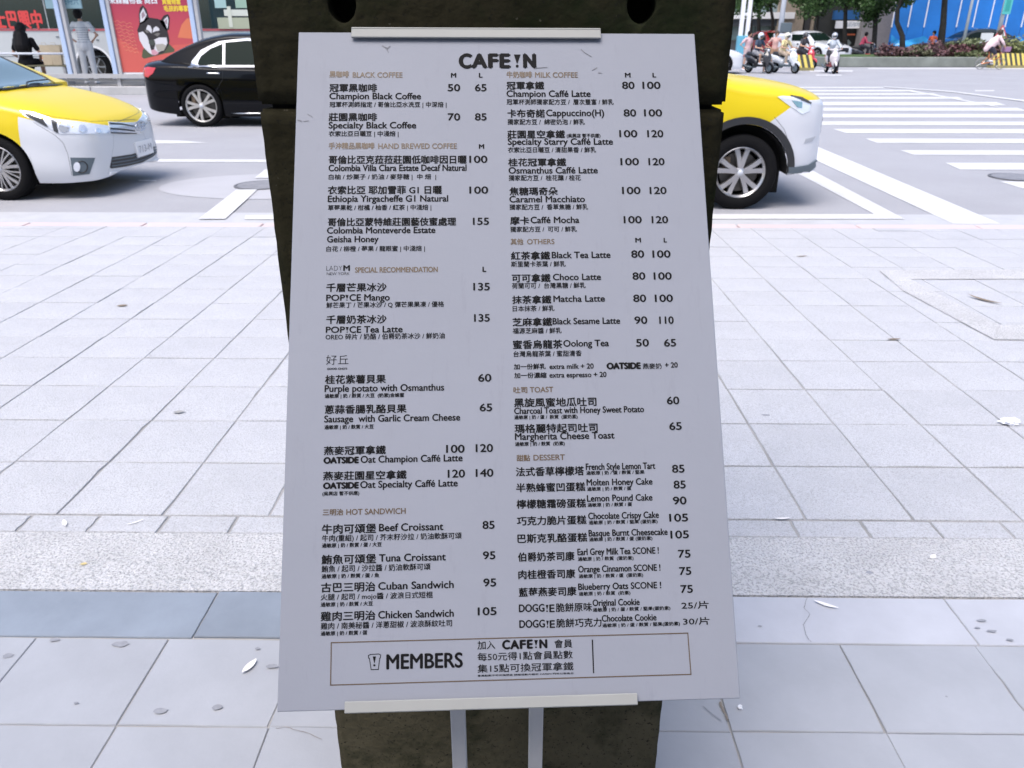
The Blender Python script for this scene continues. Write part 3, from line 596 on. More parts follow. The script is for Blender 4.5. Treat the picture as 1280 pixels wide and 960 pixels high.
def bang(mb, x, yb, h, wd):      # the brand's exclamation mark: a wedge over a dot
    bpoly(mb, [(x - wd, yb - h), (x + wd, yb - h), (x + wd * 0.12, yb - h * 0.32), (x - wd * 0.12, yb - h * 0.32)])
    r = h * 0.115; bpoly(mb, [(x + r * math.cos(a), yb - r + r * math.sin(a)) for a in [2 * math.pi * i / 12 for i in range(12)]])
bang(black, 646.5, 84.7, 16.4, 4.2); bang(black, 670, 810.2, 10.2, 2.4); bang(black, 433.8, 376, 7.2, 2); bang(black, 434, 416, 7.2, 2)
bang(black, 683.8, 765, 9, 1.7); bang(black, 684.3, 784.7, 9, 1.7); bang(black, 468, 833, 12.5, 2.1)
def bline(mb, pts, wd=0.7, closed=True):
    q = [Vector(B(*p)) for p in pts]; n = len(q); ww = wd * 0.00107 / 2
    for i in range(n if closed else n - 1):
        a, b = q[i], q[(i + 1) % n]; d = (b - a).normalized(); nn = Vector((-d.y, d.x)) * ww; a = a - d * ww; b = b + d * ww
        mb.add([(p.x, -0.0004, p.y) for p in (a + nn, a - nn, b - nn, b + nn)], [(0, 1, 2, 3)])
bline(black, [(460.5, 819.5), (463, 818), (473.5, 817.4), (476, 818.8), (475.3, 822.3), (474.6, 822.5), (473, 836.6), (464, 837), (461.8, 822.8), (460.8, 822.7)], 0.75)
bpoly(black, [(739.6, 799.5), (741.2, 799.4), (742.7, 841.5), (741.3, 841.6)])
MT_k = mat('printed_black', (0.006, 0.006, 0.007), 0.7, spec=0.15); MT_g = mat('printed_gold', G0, 0.5)
o = tag(link('printed_text', black.mesh(), MT_k, board), kind='stuff')
gold = make_print(GOLD, 'heading', None); bline(gold, [(414.2, 803.3), (859.6, 791.3), (863.6, 842.8), (413.3, 856.3)], 1.0)
tag(link('printed_heading', gold.mesh(), MT_g, board), kind='stuff')
# scuff marks on the laminate
M_scf = mat('board_scuff', (0.19, 0.195, 0.22), 0.7)
sc = MB()
for path in ([(478, 58), (484, 61), (488, 58)], [(484, 62), (486, 66)], [(726, 62), (731, 66), (739, 71)], [(740, 88), (746, 85)], [(748, 91), (752, 92)], [(667, 85.5), (684, 84.5)], [(372, 150), (377, 152)], [(385, 143), (391, 147)], [(380, 152), (386, 151)]):
    for i in range(3): bline(sc, [(x + random.uniform(-.6, .6), y + random.uniform(-.8, .8)) for x, y in path], random.uniform(0.25, 0.7), False)
tag(link('scuff', sc.mesh(), M_scf, board), kind='stuff')
# ----- the stand: two square posts bent back behind the board, a ledge and a top clip
M_stand = mat('stand_aluminium', (0.40, 0.40, 0.405), 0.5, metal=0.2, var=0.04, scale=20); M_clip = mat('cream_clip', (0.34, 0.345, 0.335), 0.6, spec=0.2, var=0.04, scale=14)
stand = empty('sign_stand', (P(620, 920, 0.70).x, 0.70, sw(0.70)), label='silver two-post sign stand with cream clips holding the menu board', cat='sign stand')
bpy.context.view_layer.update()
SI = Matrix.Translation(-stand.location)
for (xa, xb) in ((563, 582), (660, 680)):
    x = (P(xa, 890, 0.70).x + P(xb, 890, 0.70).x) / 2
    path = [Vector((x, 0.70, sw(0.70) + 0.01)), Vector((x, 0.70, 0.96))]
    bz = BZ.normalized(); q = Vector((x, 0.70, 0.96)); path += [q + bz * 0.04 + Vector((0, 0.004, 0)), q + bz * 0.70]
    rot = Matrix.Rotation(0, 3, 'X'); mb = MB(); vs = []; fs = []; hw = 0.0085
    for i, p_ in enumerate(path):
        d = (path[min(i + 1, 3)] - path[max(i - 1, 0)]).normalized(); a = Vector((1, 0, 0)); b_ = d.cross(a)
        for sx, sy in ((-1, -1), (1, -1), (1, 1), (-1, 1)): vs.append(p_ + a * hw * sx + b_ * hw * sy - stand.location)
        if i: fs += [((i - 1) * 4 + j, (i - 1) * 4 + (j + 1) % 4, i * 4 + (j + 1) % 4, i * 4 + j) for j in range(4)]
    mb.add(vs, fs + [(3, 2, 1, 0), (12, 13, 14, 15)]).build('post', M_stand, stand, bevel=0.0015, seg=2)
MB().box((0, 0.02, 0.006), (0.36, 0.30, 0.012)).build('base_plate', M_stand, stand, bevel=0.004)
def on_board(mb_box):   # local board metres -> stand metres
    mb_box.v = [tuple(SI @ (BM @ Vector(v))) for v in mb_box.v]; return mb_box
u0, v1 = B(440.5, 39); u1, v0 = B(750.5, 50); u0 = B(440, 45)[0]
on_board(MB().box(((u0 + u1) / 2, -0.0045, (v0 + BH / 2) / 2), (u1 - u0, 0.003, BH / 2 - v0 + 0.002)).box(((u0 + u1) / 2, 0.005, BH / 2 + 0.0022), (u1 - u0, 0.022, 0.0024))).build('top_clip', M_clip, stand, bevel=0.0006, seg=1)
u0 = B(432, 882)[0]; u1 = B(795.5, 872)[0]; v1 = B(612, 870.5)[1]; v0 = B(612, 884.5)[1]
bl = MB().box(((u0 + u1) / 2, -0.0055, (v0 + v1) / 2), (u1 - u0, 0.003, v1 - v0)).box(((u0 + u1) / 2, 0.006, v0 + 0.001), (u1 - u0, 0.025, 0.003))
on_board(bl).build('bottom_ledge', M_clip, stand, bevel=0.0006, seg=1)

# ================= vehicles
def pchip(xs, ys, x):
    xs = np.asarray(xs, float); ys = np.asarray(ys, float); h = np.diff(xs); d = np.diff(ys) / h; m = np.zeros(len(xs))
    m[0], m[-1] = d[0], d[-1]
    for i in range(1, len(xs) - 1):
        if d[i - 1] * d[i] > 0:
            w1 = 2 * h[i] + h[i - 1]; w2 = h[i] + 2 * h[i - 1]; m[i] = (w1 + w2) / (w1 / d[i - 1] + w2 / d[i])
    x = np.clip(x, xs[0], xs[-1]); i = np.clip(np.searchsorted(xs, x) - 1, 0, len(xs) - 2); t = (x - xs[i]) / h[i]
    return ((1 + 2 * t) * (1 - t) ** 2) * ys[i] + t * (1 - t) ** 2 * h[i] * m[i] + t * t * (3 - 2 * t) * ys[i + 1] + t * t * (t - 1) * h[i] * m[i + 1]
def lower_body(tab, arches, rz_w, Ra):
    """tab rows: x, bottom z, top z (centre line), half width, crown (height of the rounded top), rocker tuck"""
    tab = sorted(tab); xs = [r[0] for r in tab]; f = lambda j: (lambda x: float(pchip(xs, [r[j] for r in tab], x)))
    zb, zt, hw, cr, tk = [f(j) for j in range(1, 6)]
    st = set(np.linspace(xs[0], xs[-1], 90)); 
    for e, s in ((xs[0], 1), (xs[-1], -1)):
        for q in (0.001, .003, .006, .01, .015, .022, .03, .04, .055, .07, .09, .11, .14): st.add(e + s * q)
    for a in arches:
        for k in range(0, 25): st.add(a - Ra * math.cos(math.pi * k / 24))
        st.add(a - Ra - .002); st.add(a + Ra + .002)
    st = sorted(st); vs = []; M = 26; N = 2 * M + 1
    for x in st:
        b, t, w, c, u = zb(x), zt(x), hw(x), cr(x), tk(x)
        for a in arches:
            if abs(x - a) < Ra: b = max(b, rz_w + math.sqrt(max(0, Ra * Ra - (x - a) ** 2)))
        zs = max(b + 0.02, t - c); sec = []
        for i in range(14):
            q = i / 13; z = b + (zs - b) * q
            zz = (z - zb(x)) / max(.05, (zt(x) - c - zb(x)))
            y = w * (1 - u * max(0, (0.42 - zz) / 0.42) ** 2 - 0.035 * max(0, (zz - 0.55) / .45) ** 2 + 0.006 * math.sin(zz * 9))
            sec.append((y, z))
        ye = sec[-1][0]
        for i in range(1, 14):
            q = i / 13 * math.pi / 2; sec.append((ye * math.cos(q) ** 0.55 if i < 13 else 0.0, zs + (t - zs) * math.sin(q) ** 0.9))
        vs += [(x, y, z) for y, z in sec] + [(x, -y, z) for y, z in reversed(sec[:-1])]
    K = 2 * 27 - 1; fs = []
    for i in range(len(st) - 1):
        for j in range(K - 1): fs.append((i * K + j, (i + 1) * K + j, (i + 1) * K + j + 1, i * K + j + 1))
        
    return MB().add(vs, fs + [tuple(range(K)), tuple(reversed(range((len(st) - 1) * K, len(st) * K)))])
def upper_body(tab, zbelt):
    """tab rows: x, roof z on the centre line, half width at belt, inward lean per metre of height"""
    tab = sorted(tab); xs = [r[0] for r in tab]; g = lambda j, x: float(pchip(xs, [r[j] for r in tab], x)); vs = []; fs = []; st = np.linspace(xs[0], xs[-1], 70); K = 0
    for x in st:
        t, w, ln = g(1, x), g(2, x), g(3, x); h = max(.004, t - zbelt); sec = [(w + .004, zbelt - 0.06), (w, zbelt)]
        for i in range(1, 9): q = i / 8 * 0.80; sec.append((w - ln * h * q, zbelt + h * q))
        ye = sec[-1][0]
        for i in range(1, 13): a = i / 12 * math.pi / 2; sec.append((ye * math.cos(a) ** 0.72 if i < 12 else 0.0, zbelt + h * (0.80 + .20 * math.sin(a) ** 0.8)))
        vs += [(x, y, z) for y, z in sec] + [(x, -y, z) for y, z in reversed(sec[:-1])]; K = 2 * len(sec) - 1
    for i in range(len(st) - 1):
        for j in range(K - 1): fs.append((i * K + j, (i + 1) * K + j, (i + 1) * K + j + 1, i * K + j + 1))
    return MB().add(vs, fs + [tuple(range(K)), tuple(reversed(range((len(st) - 1) * K, len(st) * K)))])
def wheel(parent, c, r, width, rim_r, spokes, side, style='pair', rimmat=None, rot0=0.0):
    """c: hub centre in the car's metres; side +1 when the outer face looks to +y"""
    w = empty('wheel', c); w.parent = parent; w.rotation_euler = (0, 0, 0 if side > 0 else math.pi)
    rimmat = rimmat or M_alloy
    ty = [(rim_r, -width / 2 + .02), (rim_r + .01, -width / 2), (r * .96, -width / 2 + .008), (r, -width / 2 + .03), (r, -.02), (r - .006, -.015), (r - .006, -.008), (r, -.003), (r, width / 2 - .03), (r * .96, width / 2 - .008), (rim_r + .012, width / 2), (rim_r, width / 2 - .02)]
    MB().lathe(ty, axis='y', n=56).build('tyre', M_black, w, True)
    rim = MB().lathe([(rim_r + .002, -width / 2 + .03), (rim_r - .02, -.04), (rim_r - .022, width / 2 - .03), (rim_r - .004, width / 2 - .008), (rim_r + .003, width / 2 - .012)], axis='y', n=56)
    yo = width / 2 - .035
    def spoke(a0, a1, w0, w1, t=.02):
        """bar from the hub at angle a0 to the rim at angle a1"""
        ps = []
        for (a, rr_, ww, yy) in ((a0, rim_r * .16, w0, yo + .012), (a0 * .5 + a1 * .5, rim_r * .58, (w0 + w1) / 2, yo + .016), (a1, rim_r - .012, w1, yo + .008)):
            d = Vector((math.cos(a), 0, math.sin(a))); n = Vector((-d.z, 0, d.x))
            for sg, dy in ((-1, 0), (1, 0), (1, -t), (-1, -t)): ps.append(d * rr_ + n * sg * ww / 2 * (1 if dy == 0 else 1.25) + Vector((0, yy + dy, 0)))
        fs = [(3, 2, 1, 0), (8, 9, 10, 11)]
        for s in (0, 4): fs += [(s + j, s + (j + 1) % 4, s + 4 + (j + 1) % 4, s + 4 + j) for j in range(4)]
        rim.add(ps, fs)
    for k in range(spokes):
        a = rot0 + 2 * math.pi * k / spokes
        if style == 'pair': spoke(a - .14, a - .24, .036, .046); spoke(a + .14, a + .24, .036, .046)
        elif style == 'thin': spoke(a - .10, a - .20, .024, .032); spoke(a + .10, a + .20, .024, .032); spoke(a + math.pi / spokes - .05, a + math.pi / spokes - .14, .014, .014); spoke(a + math.pi / spokes + .05, a + math.pi / spokes + .14, .014, .014)
        else: spoke(a, a, .03, .05)
    rim.lathe([(.001, yo + .022), (rim_r * .12, yo + .02), (rim_r * .21, yo + .006), (rim_r * .22, yo - .02)], axis='y', n=24)
    rm = soft(rim.build('rim', rimmat, w), 35)
    cap = MB().lathe([(.001, yo + .029), (rim_r * .10, yo + .027), (rim_r * .12, yo + .018)], axis='y', n=20).build('hub_cap', M_steel, w, True)
    for k in range(5):
        a = 2 * math.pi * k / 5 + .3; MB().lathe([(.001, .0), (.009, -.001), (.009, -.02)], c=(rim_r * .3 * math.cos(a), yo + .010, rim_r * .3 * math.sin(a)), axis='y', n=8).build('wheel_nut', M_steel, w)
    MB().lathe([(rim_r * .78, 0), (rim_r * .78, .018), (.05, .018)], axis='y', n=32).build('brake_disc', mat('brake_disc', (0.10, 0.095, 0.09), 0.5, metal=.6), w)
    MB().box((rim_r * .52, .01, rim_r * .25), (.07, .05, .16)).build('brake_caliper', mat('caliper', (0.20, 0.14, 0.09), 0.5), w, bevel=.01)
    MB().lathe([(rim_r, -width / 2 + .03), (.001, -width / 2 + .03)], axis='y', n=24).build('backing', M_well, w)
    return w
class Car:
    def __init__(s, name, label, cat, loc, rz, lower, arches, r, Ra, upper, zbelt, paint, track, group=None):
        s.root = empty(name, loc, rz, label, cat, group); s.M = Matrix.Translation(loc) @ Matrix.Rotation(rz, 4, 'Z'); s.I = s.M.inverted()
        lb = lower_body(lower, arches, r, Ra); ub = upper_body(upper, zbelt); 
        both = MB().add(lb.v, lb.f).add(ub.v, ub.f)
        s.bvh = BVHTree.FromPolygons([Vector(v) for v in both.v], both.f)
        b = lb.build('body', paint, s.root); soft(b, 50); s.body = b
        s.cab = soft(ub.build('cabin', paint, s.root), 50)
        for a in arches:                       # black liner over each pair of wheels
            n = 20; vs = []; fs = []; hw = track - .02
            for k in range(n + 1):
                t = math.pi * k / n; vs += [(a - (Ra + .002) * math.cos(t), sg * hw, r - .02 + (Ra + .002) * math.sin(t)) for sg in (-1, 1)]
                if k: q = 2 * k; fs.append((q - 2, q - 1, q + 1, q))
            MB().add(vs, fs).add([(a - Ra, sg * (hw - .24), z) for sg in (-1, 1) for z in (.12, r + Ra)] + [(a + Ra, sg * (hw - .24), z) for sg in (-1, 1) for z in (.12, r + Ra)], [(0, 1, 5, 4), (2, 3, 7, 6)]).build('wheel_liner', M_well, s.root)
        x0, x1 = min(q[0] for q in lower), max(q[0] for q in lower)
        MB().box(((x0 + x1) / 2, 0, .20), (x1 - x0 - 1.1, 2 * track - .58, .10)).build('floor_pan', M_well, s.root)
    def hit(s, x, y):
        o = s.I @ CP; d = (s.I.to_3x3() @ ray(x, y)).normalized(); h = s.bvh.ray_cast(o, d)
        if h[0] is None:
            q = o + d * ((s.M.translation - CP).length); nn = s.bvh.find_nearest(q)
            for _ in range(6): t = (nn[0] - o).dot(d); nn = s.bvh.find_nearest(o + d * t)
            return nn[0], nn[1]
        nrm = h[1] if h[1].dot(d) < 0 else -h[1]
        return h[0], nrm
    def side(s, x, z, sg):
        h = s.bvh.ray_cast(Vector((x, sg * 2, z)), Vector((0, -sg, 0)))
        if h[0] is None: nn = s.bvh.find_nearest(Vector((x, sg * .8, z))); return nn[0], nn[1]
        return h[0], (h[1] if h[1].y * sg > 0 else -h[1])
    def front(s, y, z, sx=1):
        h = s.bvh.ray_cast(Vector((sx * 4, y, z)), Vector((-sx, 0, 0)))
        if h[0] is None: nn = s.bvh.find_nearest(Vector((sx * 2.3, y, z))); return nn[0], nn[1]
        return h[0], (h[1] if h[1].x * sx > 0 else -h[1])
    def top(s, x, y):
        h = s.bvh.ray_cast(Vector((x, y, 4)), Vector((0, 0, -1))); return h[0], (h[1] if h[1].z > 0 else -h[1])
    def panel(s, name, poly, m, fn, off=.004, step=None, mirror=False, parent=None):
        """a thin formed panel lying on the bodywork; poly is an outline handed point by point to fn"""
        P2 = [Vector(p) for p in poly]; n = len(P2)
        xs = [p.x for p in P2]; ys = [p.y for p in P2]; step = step or max(max(xs) - min(xs), max(ys) - min(ys)) / 22
        edge = []
        for i in range(n):
            a, b = P2[i], P2[(i + 1) % n]; kk = max(1, int((b - a).length / step)); edge += [a.lerp(b, j / kk) for j in range(kk)]
        ins = []; y = min(ys) + step / 2
        def inside(q):
            c = False
            for i in range(n):
                a, b = P2[i], P2[(i + 1) % n]
                if (a.y > q.y) != (b.y > q.y) and q.x < (b.x - a.x) * (q.y - a.y) / (b.y - a.y) + a.x: c = not c
            return c
        while y < max(ys):
            x = min(xs) + step / 2
            while x < max(xs):
                q = Vector((x, y))
                if inside(q) and min((q - e).length for e in edge) > step * .45: ins.append(q)
                x += step
            y += step
        E = len(edge); out = delaunay_2d_cdt(edge + ins, [(i, (i + 1) % E) for i in range(E)], [], 1, 1e-6)
        pts = [fn(*q) for q in out[0]]; tri = [t for t in out[2]]; res = []
        for sg in ((1, -1) if mirror else (1,)):
            vs = [p + nn * off for p, nn in pts] + [p - nn * .006 for p, nn in pts]; k = len(pts); bm = []
            fs = [tuple(t) for t in tri] + [(i, (i + 1) % E, (i + 1) % E + k, i + k) for i in range(E)]
            if sg < 0: vs = [Vector((v.x, -v.y, v.z)) for v in vs]
            o = MB().add(vs, fs).build(name, m, parent or s.root); me = o.data
            # orient outward
            b = bmesh.new(); b.from_mesh(me); 
            av = sum((nn for _, nn in pts), Vector()); av = Vector((av.x, av.y * sg, av.z)); b.faces.ensure_lookup_table()
            if sum((f.normal * f.calc_area() for f in b.faces), Vector()).dot(av) < 0: bmesh.ops.reverse_faces(b, faces=b.faces)
            b.to_mesh(me); b.free(); soft(o, 55); res.append(o)
        return res
    def px(s, name, poly, m, off=.004, mirror=False, step=None, parent=None): return s.panel(name, poly, m, s.hit, off, step, mirror, parent)
    def line(s, name, path, fn, r, m, mirror=False, parent=None, closed=False, off=0.0):
        pts = []
        for i in range(len(path) - 1):
            a, b = Vector(path[i]), Vector(path[i + 1])
            for j in range(6): q = a.lerp(b, j / 6); h = fn(*q); pts.append(h[0] + h[1] * off)
        h = fn(*path[-1]); pts.append(h[0] + h[1] * off)
        for sg in ((1, -1) if mirror else (1,)):
            MB().tube([(p.x, p.y * sg, p.z) for p in pts], r, 6).build(name, m, parent or s.root, True)
def two_tone(name, c1, c2, tests, rough=0.25, flake=0.0):
    """factory paint split by straight cut lines: tests are (a, b, c), second colour where a*x + b*z + c > 0 for all"""
    m = mat(name, c1, 0.32, coat=0.15); n = m.node_tree; b = n.nodes['Principled BSDF']; tc = n.nodes.new('ShaderNodeTexCoord'); sx = n.nodes.new('ShaderNodeSeparateXYZ'); n.links.new(tc.outputs['Object'], sx.inputs[0]); last = None
    for (a, bb, c) in tests:
        m1 = n.nodes.new('ShaderNodeMath'); m1.operation = 'MULTIPLY_ADD'; m1.inputs[1].default_value = a; m1.inputs[2].default_value = c; n.links.new(sx.outputs['X'], m1.inputs[0])
        m2 = n.nodes.new('ShaderNodeMath'); m2.operation = 'MULTIPLY_ADD'; m2.inputs[1].default_value = bb; n.links.new(sx.outputs['Z'], m2.inputs[0]); n.links.new(m1.outputs[0], m2.inputs[2])
        m3 = n.nodes.new('ShaderNodeMath'); m3.operation = 'GREATER_THAN'; m3.inputs[1].default_value = 0; n.links.new(m2.outputs[0], m3.inputs[0])
        if last is None: last = m3
        else:
            m4 = n.nodes.new('ShaderNodeMath'); m4.operation = 'MULTIPLY'; n.links.new(last.outputs[0], m4.inputs[0]); n.links.new(m3.outputs[0], m4.inputs[1]); last = m4
    mx = n.nodes.new('ShaderNodeMix'); mx.data_type = 'RGBA'; mx.inputs[6].default_value = (*c1, 1); mx.inputs[7].default_value = (*c2, 1)
    n.links.new(last.outputs[0], mx.inputs[0]); n.links.new(mx.outputs[2], b.inputs['Base Color']); return m
YEL = (0.67, 0.51, 0.004); SIL = (0.60, 0.62, 0.66)
# ---- 1. yellow taxi saloon, left
fx = G(14, 249); AX = 1.35; rzc = R_(-3.0)
loc = Vector((fx.x - AX * math.cos(rzc) - 0.80 * math.sin(rzc), fx.y - AX * math.sin(rzc) + 0.80 * math.cos(rzc), 0))
M_taxi = two_tone('taxi_paint', YEL, SIL, [(1, -0.10, -1.59), (-0.25, -1, 1.235)])
taxi_low = [(2.30, .22, .42, .30, .06, .0), (2.296, .20, .58, .46, .08, .0), (2.275, .19, .68, .58, .10, .0), (2.22, .18, .745, .69, .11, .02), (2.12, .175, .80, .77, .11, .04), (1.98, .17, .86, .83, .12, .05), (1.8, .17, .925, .862, .13, .06), (1.35, .18, 1.03, .885, .14, .06),
            (.95, .18, 1.10, .887, .12, .07), (.6, .18, 1.05, .887, .06, .07), (-1.3, .18, 1.06, .885, .06, .07), (-1.7, .2, 1.12, .875, .1, .06), (-2.05, .24, 1.10, .82, .12, .05), (-2.25, .3, 1.03, .68, .12, .03), (-2.32, .42, .8, .45, .1, 0), (-2.33, .5, .65, .3, .05, 0)]
taxi_up = [(1.30, 1.06, .70, .2), (1.22, 1.08, .74, .3), (.75, 1.30, .78, .45), (.32, 1.44, .80, .48), (-.05, 1.50, .81, .48), (-.6, 1.51, .81, .48), (-1.05, 1.46, .80, .48), (-1.4, 1.34, .76, .45), (-1.85, 1.10, .70, .3), (-1.95, 1.05, .66, .2)]
tx = Car('taxi', 'yellow taxi saloon with silver front bumper driving in from the left edge', 'taxi', loc, rzc, taxi_low, (AX, -1.35), .316, .365, taxi_up, 1.03, M_taxi, .885, 'yellow taxis')
for a in (AX, -1.35):
    for sg in (-1, 1): wheel(tx.root, (a, sg * .785, .316), .316, .20, .225, 5, sg, 'thin', rot0=.3)

TZ = lambda pts: [(x / 6.095, 110 + y / 6.095) for x, y in pts]
TW = lambda pts: [(x / 8, y / 8) for x, y in pts]
M_slot = mat('grille_black', (0.01, 0.01, 0.012), 0.4); M_housing = mat('lamp_housing', (0.05, 0.052, 0.055), 0.3)
hl = tx.px('headlight', TZ([(150, 172), (260, 186), (400, 235), (560, 252), (824, 288), (834, 345), (640, 350), (462, 352), (350, 296), (190, 212)]), M_lens, .005, True)
tx.px('lamp_inner', TZ([(172, 184), (330, 240), (372, 300), (345, 292), (200, 212)]), M_housing, .009, True)
tx.px('lamp_inner', TZ([(388, 240), (432, 262), (446, 345), (412, 330)]), M_housing, .009, True)
for cx, cy, r in ((487, 302, 40), (625, 310, 30), (745, 325, 20)):
    tx.px('bulb_reflector', TZ([(cx + r * math.cos(a), cy + r * .9 * math.sin(a)) for a in [2 * math.pi * i / 16 for i in range(16)]]), mat('reflector_bowl', (0.85, 0.85, 0.88), 0.12, metal=.8), .011, True)
gp = TZ([(822, 258), (940, 264), (1035, 262), (1088, 214), (1122, 262), (1062, 348), (838, 348)])
tx.px('grille', gp, mat('grille_silver', (0.72, 0.74, 0.78), 0.25, metal=.6), .006)
for q in ([(828, 266), (930, 272), (1015, 288), (1020, 296), (930, 282), (832, 278)], [(836, 304), (930, 310), (1022, 322), (1024, 332), (930, 322), (838, 316)], [(842, 336), (940, 340), (1040, 343), (1035, 349), (940, 349), (844, 346)]):
    tx.px('grille_slot', TZ(q), M_slot, .010)
for cx, cy, rx, ry in ((1060, 290, 36, 38), (1060, 280, 17, 28), (1060, 272, 30, 11)):
    tx.line('emblem', [TZ([(cx + rx * math.cos(a), cy + ry * math.sin(a))])[0] for a in [2 * math.pi * i / 14 for i in range(15)]], tx.hit, .005, M_chrome, off=.018)
tx.px('lower_intake', TZ([(852, 527), (1000, 505), (1100, 478), (1160, 452), (1208, 428), (1219, 478), (1160, 525), (1080, 568), (960, 598), (846, 614), (836, 604)]), M_slot, .004)
for dy in (0, 26, 50): tx.line('intake_slat', TZ([(850, 545 + dy), (1000, 522 + dy), (1110, 490 + dy), (1204, 440 + dy * .7)]), tx.hit, .006, M_greypl, off=.008)
pl = tx.px('number_plate', TZ([(1018, 415), (1140, 383), (1158, 492), (1040, 530)]), M_white, .022)
tx.px('fog_lamp_bezel', TZ([(535, 530), (724, 532), (682, 655), (556, 670)]), M_greypl, .004, True)
tx.px('fog_lamp', TZ([(586 + 26 * math.cos(a), 600 + 36 * math.sin(a)) for a in [2 * math.pi * i / 16 for i in range(16)]]), M_lens, .012, True)
tx.line('fog_lamp_ring', TZ([(622 + 44 * math.cos(a), 602 + 44 * math.sin(a)) for a in [2 * math.pi * i / 16 for i in range(17)]]), tx.hit, .006, M_blackpl, True, off=.006)
tx.line('panel_gap', TZ([(255, 262), (420, 360), (482, 420), (515, 500), (548, 665)]), tx.hit, .0018, M_housing, True)
tx.line('panel_gap', TZ([(862, 352), (866, 430), (845, 560), (822, 655)]), tx.hit, .0022, mat('silver_crease', (0.4, 0.42, 0.46), .4), True)
tx.line('bonnet_gap', TZ([(150, 166), (420, 222), (700, 255), (1030, 240)]), tx.hit, .0025, M_housing, True)
tx.px('splitter', TZ([(836, 640), (1000, 618), (1120, 575), (1226, 510), (1230, 530), (1130, 600), (1000, 645), (834, 662)]), M_white, .012)
ws = tx.px('windscreen', TW([(-200, 500), (0, 575), (200, 665), (430, 772), (520, 828), (330, 848), (100, 880), (-200, 905)]), M_wsg, .004, step=2.2)
tx.px('cowl', TW([(-200, 900), (0, 884), (180, 868), (350, 838), (540, 838), (625, 846), (560, 862), (330, 874), (100, 900), (-200, 930)]), M_blackpl, .012)
tx.line('wiper', TW([(0, 898), (150, 874), (330, 838), (480, 822)]), tx.hit, .008, M_blackpl, off=.03)
tx.line('windscreen_trim', TW([(-200, 495), (0, 570), (200, 660), (440, 770), (540, 830)]), tx.hit, .009, M_blackpl, off=.004)
for sg in (-1, 1):
    sp = lambda x, z, sg=sg: tx.side(x, z, sg)
    tx.panel('side_window', [(.62, 1.08), (.28, 1.34), (-.02, 1.40), (-.28, 1.41), (-.28, 1.08)], M_glass, sp); tx.panel('side_window', [(-.34, 1.08), (-.34, 1.41), (-.9, 1.38), (-1.28, 1.22), (-1.36, 1.10)], M_glass, sp)
    tx.panel('tail_light', [(-2.12, .82), (-2.0, 1.0), (-2.22, .98), (-2.27, .84)], mat('tail_lamp_red', (0.5, 0.01, 0.02), 0.1, coat=1), sp)
    for xx in (.62, -.31, -1.1): tx.line('door_gap', [(xx, .98), (xx, .6), (xx - .02, .3)], sp, .002, M_housing)
    for xx in (-.22, -1.0): tx.line('door_handle', [(xx, .92), (xx - .16, .93)], sp, .012, M_taxi, off=.02)
    m_ = MB().uv((0, 0, 0), (.08, .13, .075)).build('wing_mirror', M_taxi, tx.root, True); m_.location = (.72, sg * .98, 1.08)
tl = MB().box((-.35, 0, 1.56), (.18, .42, .12), taper=.85).build('roof_sign', mat('roof_sign_yellow', (0.8, 0.6, 0.1), .4), tx.root, bevel=.01)
def text_obj(s, h, m, name, parent, Mx, wd=None, bold=0.0):
    cu = bpy.data.curves.new('txt', 'FONT'); cu.body = s; cu.align_x = 'CENTER'; cu.align_y = 'CENTER'; cu.resolution_u = 3; o = bpy.data.objects.new('txt', cu); C.objects.link(o)
    bpy.context.view_layer.update(); dg = bpy.context.evaluated_depsgraph_get(); me = bpy.data.meshes.new_from_object(o.evaluated_get(dg)); bpy.data.objects.remove(o)
    n = len(me.vertices); co = np.empty(n * 3); me.vertices.foreach_get('co', co); co = co.reshape(n, 3); x0, x1, y0, y1 = co[:, 0].min(), co[:, 0].max(), co[:, 1].min(), co[:, 1].max(); sy = h / (y1 - y0); sx = wd / (x1 - x0) if wd else sy
    mb = MB(); sh = [(0, 0)] if not bold else [(-bold, 0), (bold, 0), (0, bold), (0, -bold)]
    for q, (dx, dy) in enumerate(sh):
        base = len(mb.v); mb.v += [tuple(Mx @ Vector(((a[0] - (x0 + x1) / 2) * sx + dx, (a[1] - (y0 + y1) / 2) * sy + dy, .0005 + q * .0003))) for a in co]; mb.f += [tuple(base + i for i in p.vertices) for p in me.polygons]
    return tag(link(name, mb.mesh(), m, parent), kind='stuff')
def face_matrix(loc, x, y):
    x = Vector(x).normalized(); y = Vector(y); y = (y - x * y.dot(x)).normalized(); z = x.cross(y); m = Matrix((x, y, z)).transposed().to_4x4(); m.translation = loc; return m
h_ = tx.hit(*TZ([(1090, 455)])[0]); ha = tx.hit(*TZ([(1040, 470)])[0])[0]; hb = tx.hit(*TZ([(1140, 440)])[0])[0]
text_obj('713-M', .075, mat('plate_grey', (0.35, 0.36, 0.40), .5), 'plate_lettering', tx.root, face_matrix(h_[0] + h_[1] * .028, hb - ha, (0, 0, 1)), wd=(hb - ha).length * .95)

